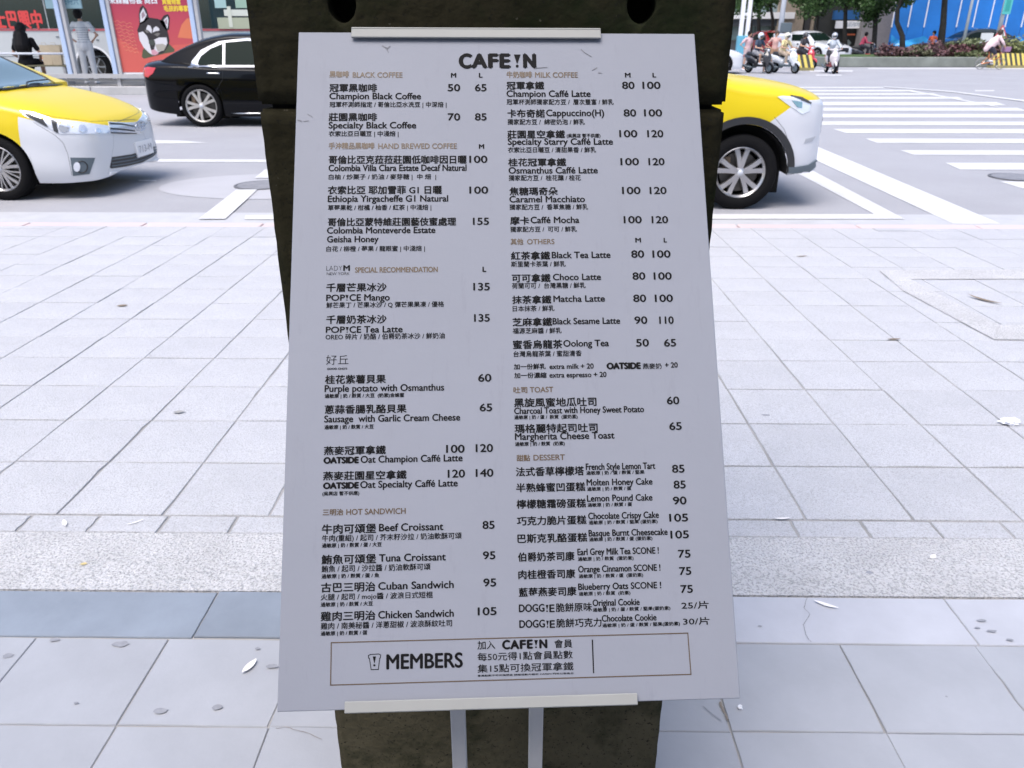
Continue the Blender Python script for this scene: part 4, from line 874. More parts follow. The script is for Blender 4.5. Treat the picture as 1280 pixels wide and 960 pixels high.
# ---- 2. yellow crossover taxi, right, its front half past the pillar
fx = G(918, 260); loc = Vector((fx.x - 1.33, fx.y + .83, 0))
M_taxi2 = two_tone('crossover_paint', (0.66, 0.51, 0.004), (0.60, 0.62, 0.67), [(.72, -1, -.30), (-.02, -1, 1.04)])
suv_low = [(2.15, .38, .84, .36, .06, 0), (2.144, .36, .94, .52, .08, 0), (2.12, .35, 1.0, .66, .10, 0), (2.06, .345, 1.045, .77, .11, .01), (1.96, .34, 1.085, .85, .12, .02), (1.78, .33, 1.13, .90, .14, .03), (1.33, .28, 1.19, .92, .15, .04), (.95, .25, 1.24, .922, .12, .04), (.6, .25, 1.16, .922, .06, .04), (-1.5, .25, 1.17, .92, .06, .04), (-2.0, .3, 1.14, .90, .08, .03), (-2.25, .36, 1.0, .80, .08, .02), (-2.33, .5, .8, .5, .05, 0)]
suv_up = [(1.28, 1.14, .74, .2), (1.18, 1.18, .78, .3), (.72, 1.44, .82, .4), (.32, 1.60, .84, .42), (-.1, 1.665, .85, .42), (-.9, 1.67, .85, .42), (-1.6, 1.60, .84, .42), (-1.95, 1.40, .82, .35), (-2.2, 1.12, .78, .2)]
sv2 = Car('crossover_taxi', 'yellow crossover taxi with silver bumper half hidden behind the right of the pillar', 'taxi', loc, 0.0, suv_low, (1.33, -1.33), .35, .445, suv_up, 1.12, M_taxi2, .92, 'yellow taxis')
for a in (1.33, -1.33):
    for sg in (-1, 1): wheel(sv2.root, (a, sg * .80, .35), .35, .225, .238, 5, sg, 'pair', rot0=math.pi / 2)
RZ = lambda pts: [(890 + x / 5.333, 90 + y / 5.333) for x, y in pts]
for sg in (-1, 1):
    sp = lambda x, z, sg=sg: sv2.side(x, z, sg)
    for ax in (1.33, -1.33):
        arc = [(ax + .447 * math.cos(a), .35 + .447 * math.sin(a)) for a in [math.pi * (-.06 + 1.12 * i / 30) for i in range(31)]]; arc2 = [(ax + .512 * math.cos(a), .35 + .512 * math.sin(a)) for a in [math.pi * (1.06 - 1.12 * i / 30) for i in range(31)]]
        sv2.panel('arch_cladding', arc + arc2, M_blackpl, sp, .012, step=.03)
    sv2.panel('side_window', [(.55, 1.2), (.2, 1.48), (-.25, 1.56), (-.25, 1.2)], M_glass, sp); sv2.panel('side_window', [(-.31, 1.2), (-.31, 1.56), (-1.1, 1.55), (-1.2, 1.2)], M_glass, sp)
    sv2.panel('sill_cladding', [(-.8, .26), (.8, .26), (.82, .42), (-.82, .42)], M_blackpl, sp, .01)
    for xx in (.68, -.28, -1.15): sv2.line('door_gap', [(xx, 1.1), (xx, .7), (xx - .02, .42)], sp, .002, M_housing)
    m_ = MB().uv((0, 0, 0), (.09, .14, .09)).build('wing_mirror', M_taxi2, sv2.root, True); m_.location = (.78, sg * 1.03, 1.2)
    sv2.panel('tail_light', [(-2.2, .9), (-2.0, 1.05), (-2.22, 1.02)], mat('tail_lamp_red', (0.5, 0.01, 0.02), 0.1, coat=1), sp)
sv2.px('headlight', RZ([(435, 166), (470, 160), (560, 168), (640, 196), (660, 214), (645, 262), (600, 282), (560, 256), (500, 215)]), M_lens, .006, True)
sv2.px('lamp_inner', RZ([(530, 190), (600, 200), (596, 240), (566, 235)]), mat('lamp_teal', (0.16, 0.30, 0.36), .1, coat=1), .011, True)
sv2.px('lamp_brow', RZ([(520, 158), (600, 172), (660, 205), (655, 214), (600, 190)]), M_housing, .012, True)
sv2.px('bumper_skirt', RZ([(456, 632), (560, 632), (640, 618), (690, 585), (712, 606), (640, 668), (540, 690), (456, 706)]), M_greypl, .014, True)
sv2.px('bumper_recess', RZ([(622, 446), (690, 428), (664, 462), (612, 474)]), mat('silver_crease', (0.4, 0.42, 0.46), .4), .005, True)
sv2.line('panel_gap', RZ([(415, 300), (480, 380), (512, 470), (515, 625)]), sv2.hit, .002, M_housing, True)
for z in (.62, .70, .78): sv2.line('grille_bar', [(-.5, z), (0, z), (.5, z)], sv2.front, .014, M_chrome, off=.006)
sv2.panel('grille', [(-.6, .58), (.6, .58), (.66, .84), (-.66, .84)], M_slot, sv2.front, .003)
sv2.panel('number_plate', [(-.19, .42), (.19, .42), (.19, .56), (-.19, .56)], M_white, sv2.front, .02)
wsn = lambda y, x: sv2.top(x, y)
sv2.panel('windscreen', [(-.66, 1.14), (.66, 1.14), (.56, .42), (-.56, .42)], M_glass, wsn, .004)

# ---- 3. black saloon beyond, left of the pillar
fx = G(255, 158); loc = Vector((fx.x + 1.52, fx.y + .80, 0))
M_blk = mat('black_car_paint', (0.002, 0.0025, 0.004), 0.06, coat=0.0, spec=0.22)
blk_low = [(2.32, .3, .6, .4, .05, 0), (2.30, .25, .68, .6, .08, 0), (2.2, .2, .76, .76, .1, .02), (2.0, .18, .84, .86, .12, .04), (1.47, .18, .95, .92, .14, .05), (.9, .18, 1.03, .925, .12, .05), (.5, .18, .99, .925, .06, .06), (-1.3, .18, 1.03, .925, .07, .06), (-1.8, .2, 1.10, .915, .13, .05), (-2.2, .24, 1.11, .87, .15, .04), (-2.42, .28, 1.09, .78, .16, .03), (-2.53, .33, 1.05, .64, .16, .02), (-2.58, .40, .9, .48, .12, 0), (-2.60, .48, .75, .3, .08, 0)]
blk_up = [(1.0, 1.0, .72, .2), (.9, 1.03, .76, .3), (.4, 1.32, .80, .45), (0, 1.49, .82, .46), (-.4, 1.56, .83, .46), (-.85, 1.56, .83, .46), (-1.25, 1.51, .81, .46), (-1.65, 1.38, .77, .42), (-2.05, 1.19, .70, .33), (-2.25, 1.06, .64, .2)]
bk = Car('black_saloon', 'glossy black saloon car with chrome window trim passing left of the pillar', 'car', loc, 0.0, blk_low, (1.47, -1.47), .36, .40, blk_up, .97, M_blk, .925)
for a in (1.47, -1.47):
    for sg in (-1, 1): wheel(bk.root, (a, sg * .815, .36), .36, .22, .275, 5, sg, 'pair', rot0=math.pi / 2 - .3, rimmat=mat('polished_rim', (0.5, 0.49, 0.48), .35, metal=.5))
BZp = lambda pts: [(170 + x / 6.857, 30 + y / 6.857) for x, y in pts]
M_red = mat('tail_lamp_red', (0.5, 0.01, 0.02), 0.1, coat=1)
for sg in (-1, 1):
    sp = lambda x, z, sg=sg: bk.side(x, z, sg)
    bk.panel('window_surround', [(.72, 1.0), (.30, 1.31), (-.1, 1.43), (-.6, 1.465), (-1.1, 1.41), (-1.42, 1.27), (-1.58, 1.10), (-1.62, .995)], M_chrome, sp, .004, step=.05)
    bk.panel('side_window', [(.56, 1.03), (.26, 1.27), (-.1, 1.385), (-.22, 1.40), (-.22, 1.03)], M_glass, sp, .009); bk.panel('side_window', [(-.27, 1.03), (-.27, 1.405), (-.6, 1.42), (-.98, 1.39), (-.98, 1.03)], M_glass, sp, .009)
    bk.panel('quarter_window', [(-1.03, 1.03), (-1.03, 1.37), (-1.25, 1.29), (-1.42, 1.17), (-1.50, 1.03)], M_glass, sp, .009)
    bk.panel('tail_light', [(-2.52, .84), (-2.50, .97), (-2.36, 1.0), (-2.2, .985), (-2.26, .90), (-2.38, .83)], M_red, sp, .006)
    bk.line('door_handle', [(-1.05, .895), (-1.28, .90)], sp, .014, M_chrome, off=.022); bk.line('door_handle', [(-.05, .89), (-.28, .895)], sp, .014, M_chrome, off=.022)
    bk.line('sill_trim', [(-.95, .235), (.95, .235)], sp, .012, M_chrome, off=.004)
    for pth in ([(-1.0, 1.0), (-1.02, .8), (-1.16, .62), (-1.22, .5)], [(-.245, 1.0), (-.245, .3)], [(.75, 1.0), (.78, .3)]): bk.line('door_gap', pth, sp, .0022, mat('gap_grey', (0.03, 0.03, 0.035), .5))
    m_ = MB().uv((0, 0, 0), (.08, .13, .07)).build('wing_mirror', M_blk, bk.root, True); m_.location = (.7, sg * 1.03, 1.05)
bk.panel('rear_window', [(-.46, -1.98), (.46, -1.98), (.40, -1.40), (-.40, -1.40)], M_glass, lambda y, x: bk.top(x, y), .004)
bk.panel('windscreen', [(-.6, .82), (.6, .82), (.54, .15), (-.54, .15)], M_glass, lambda y, x: bk.top(x, y), .004)
bk.line('bumper_trim', [(-.7, .34), (0, .33), (.7, .34)], lambda y, z: bk.front(y, z, -1), .012, M_chrome)

# ================= bus stop island, left
YPF = G(220, 118).y
M_conc = mat('island_concrete', (0.42, 0.42, 0.42), 0.85, var=0.12, scale=3)
isl = empty('bus_stop_island', (0, YPF, 0), kind='structure')
MB().box((-18.6, 1.9, .09), (34, 3.8, .18)).build('platform', mat('platform_paving', (0.24, 0.235, 0.225), .9, var=.15, scale=2), isl)
for i in range(20): o = MB().box((0, -.08, .10), (1.98, .16, .22)).build('kerb_stone', M_conc, isl, bevel=.02) if i == 0 else None; 
_ks = [c for c in isl.children if c.name.startswith('kerb_stone')][0]; _ks.location = (-34.6, 0, 0)
for i in range(1, 17): o = bpy.data.objects.new('kerb_stone', _ks.data); C.objects.link(o); o.parent = isl; o.location = (-34.6 + 2 * i, 0, 0)
YS = YPF + 0.55; ZP = 0.18
def at(px, py, Y): q = P(px, py, Y); return q
M_shel = mat('shelter_post_blue', (0.42, 0.52, 0.70), 0.4); M_shelg = mat('shelter_grey', (0.42, 0.42, 0.43), 0.5, var=.05)
shel = empty('bus_shelter', (at(110, 90, YS).x, YS, ZP), label='pale blue steel bus shelter with grey rails on the island at left', cat='bus shelter'); ox = shel.location.x
for px in (82, 139.5, 247, 20 - 62):
    x = at(px, 48, YS).x - ox
    MB().box((x - .05, 0, 1.35 + .2), (.13, .13, 2.7)).build('post', M_shel, shel, bevel=.02); MB().box((x + .085, 0.03, 1.35 + .2), (.09, .16, 2.7)).build('post_cover', M_shelg, shel, bevel=.01)
xa, xb = at(-60, 50, YS).x - ox, at(262, 50, YS).x - ox
MB().box(((xa + xb) / 2, .5, 2.98), (xb - xa + .6, 1.8, .12)).build('roof', M_shelg, shel, bevel=.02)
x1, x2 = at(52, 94, YS).x - ox, at(262, 94, YS).x - ox; zb = at(110, 95, YS).z - ZP
MB().box(((x1 + x2) / 2, -.02, zb), (x2 - x1, .16, .11)).box(((x1 + x2) / 2, 0.1, zb - .11), (x2 - x1, .10, .05)).build('lower_beam', M_shelg, shel)
for px in (150, 215, 258): MB().box((at(px, 104, YS).x - ox, 0, zb / 2), (.10, .10, zb), taper=.8).build('leg', M_shelg, shel)
zr = at(40, 67, YS).z - ZP
MB().tube([(at(-40, 67, YS).x - ox, 0, zr), (at(84, 67, YS).x - ox, 0, zr)], .03, 10).build('handrail', M_steel, shel, True)
sb = at(57, 5, YS + .2); se = at(102, 5, YS + .2)
sgn = empty('stop_sign_panel', ((sb.x + se.x) / 2, YS + .2, at(80, 10.5, YS).z), label='pale teal stop name panel hanging under the bus shelter roof', cat='sign')
MB().box((0, 0, .27), (se.x - sb.x, .06, .54)).build('panel', mat('sign_teal', (0.30, 0.46, 0.50), .5), sgn, bevel=.01)
text_obj('站運轉共', .30, mat('sign_teal_text', (0.05, 0.16, 0.24), .5), 'lettering', sgn, face_matrix(Vector((.12, -.033, .24)), (1, 0, 0), (0, 0, 1)), wd=.62)
# bench and the things on it
bx0, bx1 = at(24, 80, YS + .6).x, at(90, 80, YS + .6).x; zs = at(60, 81, YS + .6).z
bench = empty('bench', ((bx0 + bx1) / 2, YS + .6, ZP), label='dark slatted bench inside the bus shelter', cat='bench'); L = bx1 - bx0
for i in range(4): MB().box((0, -.18 + i * .12, zs - ZP - .02), (L, .09, .04)).build('slat', mat('bench_slat', (0.14, 0.13, 0.08), .6, var=.2), bench)
for s in (-1, 1): MB().box((s * L * .4, 0, (zs - ZP) / 2 - .02), (.06, .4, zs - ZP - .04)).build('leg', M_shelg, bench)
M_kraft = mat('kraft_paper', (0.52, 0.43, 0.30), .8, var=.08)
for i, (px, ww, lab) in enumerate(((63, .30, 'kraft paper bag on the bench, nearer the seated woman'), (73.5, .30, 'kraft paper bag with folded top on the bench beside the blue post'))):
    q = at(px, 81, YS + .55); bg = empty('paper_bag', (q.x, YS + .55, zs), .2 * i, lab, 'bag', 'paper bags on the shelter bench')
    h = .52; vs = [(-ww * .38, -.09, 0), (ww * .38, -.09, 0), (ww * .38, .09, 0), (-ww * .38, .09, 0), (-ww / 2, -.10, h), (ww / 2, -.10, h - .02), (ww / 2, .10, h), (-ww / 2, .10, h - .02), (-ww * .46, 0, h * .55), (ww * .46, 0, h * .55)]
    MB().add(vs, [(0, 3, 2, 1), (0, 1, 5, 4), (2, 3, 7, 6), (1, 2, 9), (1, 9, 5), (2, 6, 9), (3, 0, 8), (0, 4, 8), (3, 8, 7)]).build('sack', M_kraft, bg)
    MB().tube([(-.06, -.1, h - .02), (-.05, -.12, h + .05), (.05, -.12, h + .05), (.06, -.1, h - .02)], .006, 6).build('handle', M_kraft, bg)
# poster in its light box
YQ = YS + .02
PX0, PX1 = at(142, 40, YQ).x, at(246, 40, YQ).x; PZ0 = at(200, 90.5, YQ).z; PZ1 = 2.95
M_post = mat('poster_red', (0.55, 0.04, 0.10), .45); n = M_post.node_tree; bs = n.nodes['Principled BSDF']; tcn = n.nodes.new('ShaderNodeTexCoord'); sx = n.nodes.new('ShaderNodeSeparateXYZ'); n.links.new(tcn.outputs['Generated'], sx.inputs[0]); rp = n.nodes.new('ShaderNodeValToRGB')
rp.color_ramp.elements[0].color = (0.50, 0.09, 0.07, 1); rp.color_ramp.elements[1].color = (0.42, 0.02, 0.09, 1); n.links.new(sx.outputs['Z'], rp.inputs[0]); n.links.new(rp.outputs[0], bs.inputs['Base Color'])
po = empty('advert_poster', ((PX0 + PX1) / 2, YQ, PZ0), label='red advertising poster with a husky dog in the shelter light box', cat='poster'); HW = (PX1 - PX0) / 2; HH = PZ1 - PZ0
MB().box((0, .05, HH / 2), (2 * HW + .12, .10, HH + .10)).build('light_box', M_white, po, bevel=.01)
MB().box((0, -.004, HH / 2), (2 * HW, .006, HH)).build('print', M_post, po)
def pp(px, py): q = at(px, py, YQ - .01); return (q.x - po.location.x, q.z - po.location.z)
def flat(name, pts, m, lay=1):
    pts2 = [pp(130 + x / 6.4, y / 6.4) for x, y in pts]; mb = MB(); n_ = len(pts2); y = -.007 - lay * .002
    mb.add([(x, y, z) for x, z in pts2] + [(x, y + .0018, z) for x, z in pts2], [tuple(range(n_))] + [(i, (i + 1) % n_, n_ + (i + 1) % n_, n_ + i) for i in range(n_)]); return mb.build(name, m, po)
Mo = mat('poster_orange', (0.62, 0.17, 0.08), .5); Mk = mat('husky_black', (0.02, 0.015, 0.018), .5); Mw = mat('husky_white', (0.62, 0.61, 0.64), .5); Mg = mat('husky_grey', (0.16, 0.15, 0.14), .5); Mp = mat('husky_ear', (0.30, 0.22, 0.25), .5); My = mat('poster_wave', (0.72, 0.26, 0.16), .5)
flat('orange_shape', [(590, 300), (620, 200), (660, 150), (720, 135), (735, 200), (745, 300), (700, 310)], Mo)
flat('orange_shape', [(100, 300), (170, 340), (300, 420), (420, 440), (560, 360), (660, 355), (740, 330), (745, 570), (120, 575)], mat('poster_low', (0.56, 0.10, 0.08), .5), 0.4)
for r in range(9):
    pts = [(70 + r * 12 + i * (150 - r * 5) / 18, 165 + r * 29 + 7 * math.sin(i * 1.05) + i * 1.5) for i in range(19)]
    ps = [pp(130 + x / 6.4, y / 6.4) for x, y in pts]; MB().tube([(x, -.009, z) for x, z in ps], .006, 4).build('wave_line', My, po)
flat('dog_neck', [(310, 400), (330, 380), (520, 350), (565, 395), (562, 415), (480, 430), (320, 470), (302, 455)], mat('husky_neck', (0.07, 0.08, 0.04), .5), 1)
flat('dog_head', [(285, 190), (310, 150), (360, 140), (430, 150), (480, 172), (506, 240), (524, 320), (518, 362), (480, 420), (400, 445), (360, 425), (320, 385), (280, 310), (266, 240)], Mk, 2)
flat('dog_ear', [(310, 40), (340, 75), (360, 145), (322, 180), (284, 196), (278, 110), (288, 62)], Mk, 2); flat('ear_lining', [(314, 62), (342, 120), (318, 165), (290, 180), (288, 110)], Mw, 3); flat('ear_lining', [(316, 90), (330, 125), (305, 150), (300, 110)], Mp, 4)
flat('dog_ear', [(446, 172), (478, 124), (512, 112), (526, 140), (520, 236), (500, 244), (470, 210)], Mk, 2); flat('ear_lining', [(478, 160), (508, 130), (516, 160), (508, 232), (496, 200)], Mw, 3); flat('ear_lining', [(486, 168), (504, 150), (504, 196), (495, 190)], Mp, 4)
flat('dog_mask', [(276, 262), (312, 252), (345, 290), (360, 330), (372, 385), (392, 442), (360, 422), (318, 380), (285, 320)], Mw, 3)
flat('dog_brow', [(336, 232), (352, 198), (372, 208), (384, 240), (380, 268), (360, 248)], Mw, 3); flat('dog_brow', [(388, 262), (398, 222), (418, 210), (440, 226), (444, 244), (412, 250)], Mw, 3)
flat('dog_eye', [(325, 240), (345, 236), (362, 262), (340, 262)], Mg, 4); flat('dog_eye', [(400, 275), (430, 262), (452, 268), (430, 292)], Mg, 4)
flat('dog_cheek', [(400, 318), (440, 300), (500, 300), (508, 345), (480, 400), (430, 420), (400, 400), (412, 350)], Mw, 3); flat('dog_nose', [(358, 325), (380, 316), (408, 328), (410, 352), (385, 364), (362, 352)], mat('husky_nose', (0.05, 0.06, 0.05), .4), 5)
flat('dog_muzzle', [(410, 355), (470, 350), (500, 365), (480, 405), (430, 412)], mat('husky_shade', (0.36, 0.34, 0.30), .5), 4); flat('dog_tongue', [(378, 400), (405, 396), (440, 425), (410, 444), (384, 436)], mat('husky_tongue', (0.55, 0.28, 0.34), .5), 4)
Mty = mat('poster_yellow', (0.85, 0.62, 0.05), .5)
def ptext(s, px, py, h, wd, m):
    x, z = pp(px, py); k_ = 1 / 43.0; text_obj(s, h * k_, m, 'poster_lettering', po, face_matrix(Vector((x, -.012, z)), (1, 0, 0), (0, 0, 1)), wd=wd * k_, bold=.006)
ptext('東森寵物雲 商西', 166, -.5, 8.5, 55, M_white); ptext('買寵物雲', 214, 1.5, 6.5, 21, Mty); ptext('毛孩的專家', 220, 10.5, 6, 28, Mty)
# bus behind the shelter
YB = YPF + 4.6
bus = empty('city_bus', (at(95, 92, YB).x, YB + 1.25, 0), label='white city bus with dark windows and red lettering behind the bus shelter', cat='bus')
bxo = bus.location.x; BL0, BL1 = at(-170, 50, YB).x - bxo, at(345, 50, YB).x - bxo; M_busw = mat('bus_white', (0.50, 0.53, 0.55), .35, coat=.5, var=.02); M_busg = mat('bus_glass', (0.012, 0.030, 0.034), .08, coat=1)
zw = at(60, 37, YB).z
wc = at(112, 50, YB).x - bxo; body = MB(); R0 = .56; ys = -1.25
arch = [(wc + R0 * math.cos(a), .52 + R0 * math.sin(a)) for a in [math.pi * (1 - i / 20) for i in range(21)]]
prof = [(BL0, .3), (wc - R0, .3)] + arch + [(wc + R0, .3), (BL1, .3), (BL1, 3.15), (BL0, 3.15)]
nn_ = len(prof); body.add([(x, ys, z) for x, z in prof] + [(x, ys + 2.5, z) for x, z in prof], [tuple(range(nn_)), tuple(reversed(range(nn_, 2 * nn_)))] + [(i, nn_ + i, nn_ + (i + 1) % nn_, (i + 1) % nn_) for i in range(nn_)])
body.build('body', M_busw, bus)
ring = MB(); rr = [(wc + r * math.cos(a), .52 + r * math.sin(a)) for r in (R0 + .07, R0) for a in [math.pi * i / 20 for i in range(21)]]
ring.add([(x, ys - .02, z) for x, z in rr], [(i, i + 1, 22 + i, 21 + i) for i in range(20)]); ring.build('arch_trim', M_white, bus)
bw_ = wheel(bus, (wc, ys + .22, .5), .5, .28, .30, 6, -1, 'single', rimmat=mat('bus_rim', (0.25, 0.27, 0.29), .5, metal=.3))
xs_ = [BL0 + .1, at(-60, 20, YB).x - bxo, at(58, 20, YB).x - bxo, at(134, 20, YB).x - bxo, at(241, 20, YB).x - bxo, BL1 - .1]
for i in range(5): MB().box(((xs_[i] + xs_[i + 1]) / 2, ys - .012, (zw + .04 + 2.75) / 2), (xs_[i + 1] - xs_[i] - .05, .03, 2.75 - zw - .04)).build('window', M_busg, bus, bevel=.004)
MB().box(((BL0 + BL1) / 2, ys - .008, zw - .005), (BL1 - BL0, .02, .06)).build('red_stripe', mat('bus_red_line', (0.45, 0.10, 0.12), .5), bus)
MB().box(((BL0 + BL1) / 2, ys - .006, .82), (BL1 - BL0, .012, .012)).build('panel_seam', M_greypl, bus)
q = at(25, 24.5, YB); text_obj('士巴興中', .52, mat('bus_red_letter', (0.62, 0.05, 0.05), .5, emit=0), 'red_lettering', bus, face_matrix(Vector((q.x - bxo - .05, ys - .03, q.z)), (1, 0, 0), (0, 0, 1)), wd=(at(53, 24, YB).x - at(-6, 24, YB).x), bold=.018)
q = at(55, 73, YB - .05); o = MB().uv((q.x - bxo, ys - .03, q.z), (.09, .03, .045)).build('side_lamp', mat('amber_lamp', (0.8, 0.22, 0.02), .3), bus, True)
for px, py in ((72, 46), (122, 50), (80, 48)): q = at(px, py, YB); MB().box((q.x - bxo, ys - .01, q.z), (.09, .012, .03)).build('small_badge', M_greypl, bus)
# shop window seen past the rear post
q0, q1 = at(255, 20, YB + .0).x - bxo, at(300, 20, YB).x - bxo
for (pa, pb, ya, yb_, col) in ((268, 284, -2, 10, (0.35, 0.52, 0.52)), (272, 318, 22, 36, (0.40, 0.44, 0.33)), (284, 292, 8, 34, (0.62, 0.66, 0.58)), (280, 316, 12, 20, (0.62, 0.66, 0.60)), (294, 318, -2, 10, (0.30, 0.45, 0.36))):
    a_, b_ = at(pa, ya, YB), at(pb, yb_, YB); MB().box(((a_.x + b_.x) / 2 - bxo, ys - .035 - .004 * (pa % 5), (a_.z + b_.z) / 2), (b_.x - a_.x, .008, a_.z - b_.z)).build('window_sticker', mat('sticker_%d' % pa, col, .6), bus)
# ================= far side, right
YM = 39.8; M_med = mat('planter_concrete', (0.20, 0.22, 0.20), .9, var=.25, scale=1.2)
med = empty('planted_median', (0, YM, 0), kind='structure')
mx0 = G(1030, 84).x
MB().box(((mx0 + 70) / 2, 2.2, .22), (70 - mx0, 4.4, .44)).build('planter_wall', M_med, med, bevel=.04)
gx = [(mx0 + .1, .1), (70, .1), (70, 4.2), (mx0 + .1, 4.2)]
M_grass = mat('median_grass', (0.045, 0.085, 0.02), .9, var=.4, scale=1.5); flat_poly('turf', [(x, y) for x, y in gx], .445, M_grass, med)
sheet('far_pavement', -160, 160, YM + 4.4 + 3.5, 70, .08, mat('far_paving', (0.28, 0.28, 0.28), .9, var=.1))
def leaves(name, c, rad, n, size, m, parent, seed=0, clump=14, flatz=.8, m_kind=None):
    r = random.Random(seed); cl = []
    for _ in range(clump):
        while True:
            v = Vector((r.uniform(-1, 1), r.uniform(-1, 1), r.uniform(-1, 1)))
            if .35 < v.length < 1: break
        cl.append((Vector((v.x * rad[0], v.y * rad[1], v.z * rad[2])), r.uniform(.28, .5)))
    vs = []; fs = []
    for i in range(n):
        cc_, cr = cl[r.randrange(clump)]; d = Vector((r.gauss(0, 1), r.gauss(0, 1), r.gauss(0, 1))).normalized() * r.random() ** .4 * cr
        p_ = Vector(c) + cc_ + Vector((d.x * rad[0], d.y * rad[1], d.z * rad[2])); a = Vector((r.gauss(0, 1), r.gauss(0, 1), r.gauss(0, .6))).normalized() * size * r.uniform(.6, 1.3)
        b_ = a.cross(Vector((r.gauss(0, 1), r.gauss(0, 1), r.gauss(0, 1)))).normalized() * size * .45
        k_ = len(vs); vs += [p_ - a * .5, p_ + b_, p_ + a * .5, p_ - b_]; fs.append((k_, k_ + 1, k_ + 2, k_ + 3))
    return MB().add(vs, fs).build(name, m, parent)
M_leaf = mat('street_tree_leaf', (0.035, 0.085, 0.018), .6, var=.45, scale=1.2); M_bark = mat('dark_bark', (0.035, 0.032, 0.028), .9, var=.3, scale=6)
def tree(px, pts_px, Y, base_py, r0, crown, seed, label, m=None, nl=4200):
    """pts_px: trunk centre line in the reference; crown: (px, py, rx, ry, rz)"""
    b_ = at(pts_px[0][0], pts_px[0][1], Y); z0 = .1
    t = empty('street_tree', (b_.x, Y, z0), label=label, cat='tree', group='street trees on the far side')
    pts = [Vector((0, 0, 0))] + [Vector((at(x, y, Y).x - b_.x, .0, at(x, y, Y).z - z0)) for x, y in pts_px[1:]]
    top = pts[-1] + Vector((.1, .1, 1.2)); pts += [top, top + Vector((.05, 0, 1.2))]; n = len(pts)
    MB().tube(pts, [r0 * (1.25 if i == 0 else 1 - .55 * i / n) for i in range(n)], 10).build('trunk', M_bark, t, True)
    r = random.Random(seed)
    for i in range(5):
        a = r.uniform(0, 6.3); s = top + Vector((0, 0, r.uniform(-.8, .6))); e = s + Vector((math.cos(a) * 1.5, math.sin(a) * 1.5, r.uniform(.8, 1.6)))
        MB().tube([s, s.lerp(e, .5) + Vector((0, 0, -.1)), e], [r0 * .45, r0 * .3, r0 * .12], 6).build('limb', M_bark, t, True)
    for (cx, cz, rx, rz) in crown:
        q_ = at(cx, cz, Y); leaves('crown', (q_.x - b_.x, 0, q_.z - z0), (rx, rx, rz), nl, .17, m or M_leaf, t, seed + int(cx), 26)
tree(0, [(1058, 66), (1056, 40), (1057, 12)], 50, 66, .13, [(1038, -14, 2.0, 1.55)], 1, 'slim dark street tree with a low crown left of the white banner')
tree(0, [(1092, 66), (1093, 48), (1095, 18)], 49, 66, .15, [(1092, -10, 1.6, 1.35)], 2, 'street tree in front of the grey wall panel, right of the white banner')
tree(0, [(1130, 62), (1128, 45), (1121, 28), (1122, 12), (1126, 2)], 46, 62, .14, [(1122, -26, 1.3, 1.2)], 3, 'crooked S-shaped dark trunk in front of the blue hoarding')
tree(0, [(1176, 62), (1179, 30), (1181, 0)], 46, 62, .18, [(1190, -60, 2.2, 1.6)], 4, 'thick straight dark trunk in front of the middle of the blue hoarding')
tree(0, [(939, 58), (938, 30), (939, 0)], 50, 58, .13, [(940, -20, 1.2, 1.7)], 5, 'dark trunk beside the white double column')
tree(0, [(952, 50), (948, 25), (951, 0)], 52, 50, .11, [(958, -42, 1.6, 1.5)], 6, 'thin dark trunk before the white shop fascia')
tree(0, [(968, 50), (966, 25), (962, 0)], 52, 50, .10, [(972, -34, 1.6, 1.5)], 7, 'thin dark trunk just left of the fat white lamp column')
tree(0, [(1020, 60), (1022, 30), (1024, 8)], 54, 60, .09, [(1020, -8, 1.5, 1.3)], 8, 'slim tree by the dark canopy entrance')
for px, py, w_, h_, col, lab, nm, sd in ((1130, 68, 1.25, .38, (0.10, 0.05, 0.055), 'low purple brown bush at the left end of the flower bed', 'low_shrub', 1), (1163, 67.5, 1.1, .40, (0.16, 0.09, 0.10), 'purple grey bush under the straight trunk', 'low_shrub', 2), (1184, 68.5, 1.2, .42, (0.11, 0.045, 0.05), 'darkest purple bush left of the cyclist', 'low_shrub', 3),
        (1210, 67, 1.1, .5, (0.16, 0.19, 0.09), 'pale green variegated bush behind the cyclist', 'low_shrub', 4), (1232, 68, 1.0, .45, (0.13, 0.07, 0.075), 'purple bush half hidden by the cyclist', 'low_shrub', 5), (1262, 68, 1.3, .6, (0.18, 0.20, 0.08), 'yellow green bush above the striped barrier at far right', 'low_shrub', 6), (1148, 69, .8, .3, (0.12, 0.12, 0.07), 'small olive bush between the purple bushes', 'low_shrub', 7)):
    q = at(px, py, YM + .9); s_ = empty(nm, (q.x, YM + .9, .44), label=lab, cat='bush', group='low bushes in the median bed')
    leaves('foliage', (0, 0, h_ * .45), (w_, .7, h_), 1500, .13, mat('shrub_%d' % sd, col, .7, var=.45, scale=3), s_, sd, 30)
# blue hoarding
YH = 52; M_tarp = mat('blue_tarp', (0.012, 0.17, 0.56), .45, var=.14, scale=.6, bump=.3, bscale=2); M_tarp2 = mat('light_blue_sheet', (0.05, 0.36, 0.78), .2, var=.3, scale=1.5)
hx0 = at(1112, 45, YH).x; hx1 = hx0 + 30
ho = empty('site_hoarding', ((hx0 + hx1) / 2, YH, .08), label='tall blue construction hoarding with white seams and sagging lower sheet', cat='hoarding'); hm = (hx0 + hx1) / 2
for i in range(0, 32):
    xa = hx0 + i * .96; MB().box((xa + .475 - hm, 0, 4.5), (.94, .06, 9)).build('panel', M_tarp, ho)
    MB().box((xa - hm, -.05, 5.45 - .1), (.055, .05, 7.4)).build('seam_pipe', M_white, ho)
vs = []; fs = []; nx_, nz_ = 240, 14; zt_ = at(1150, 44, YH).z - .08; r9 = random.Random(4); swag = [r9.uniform(1.5, 3.2) for _ in range(20)]; bound = [0]; 
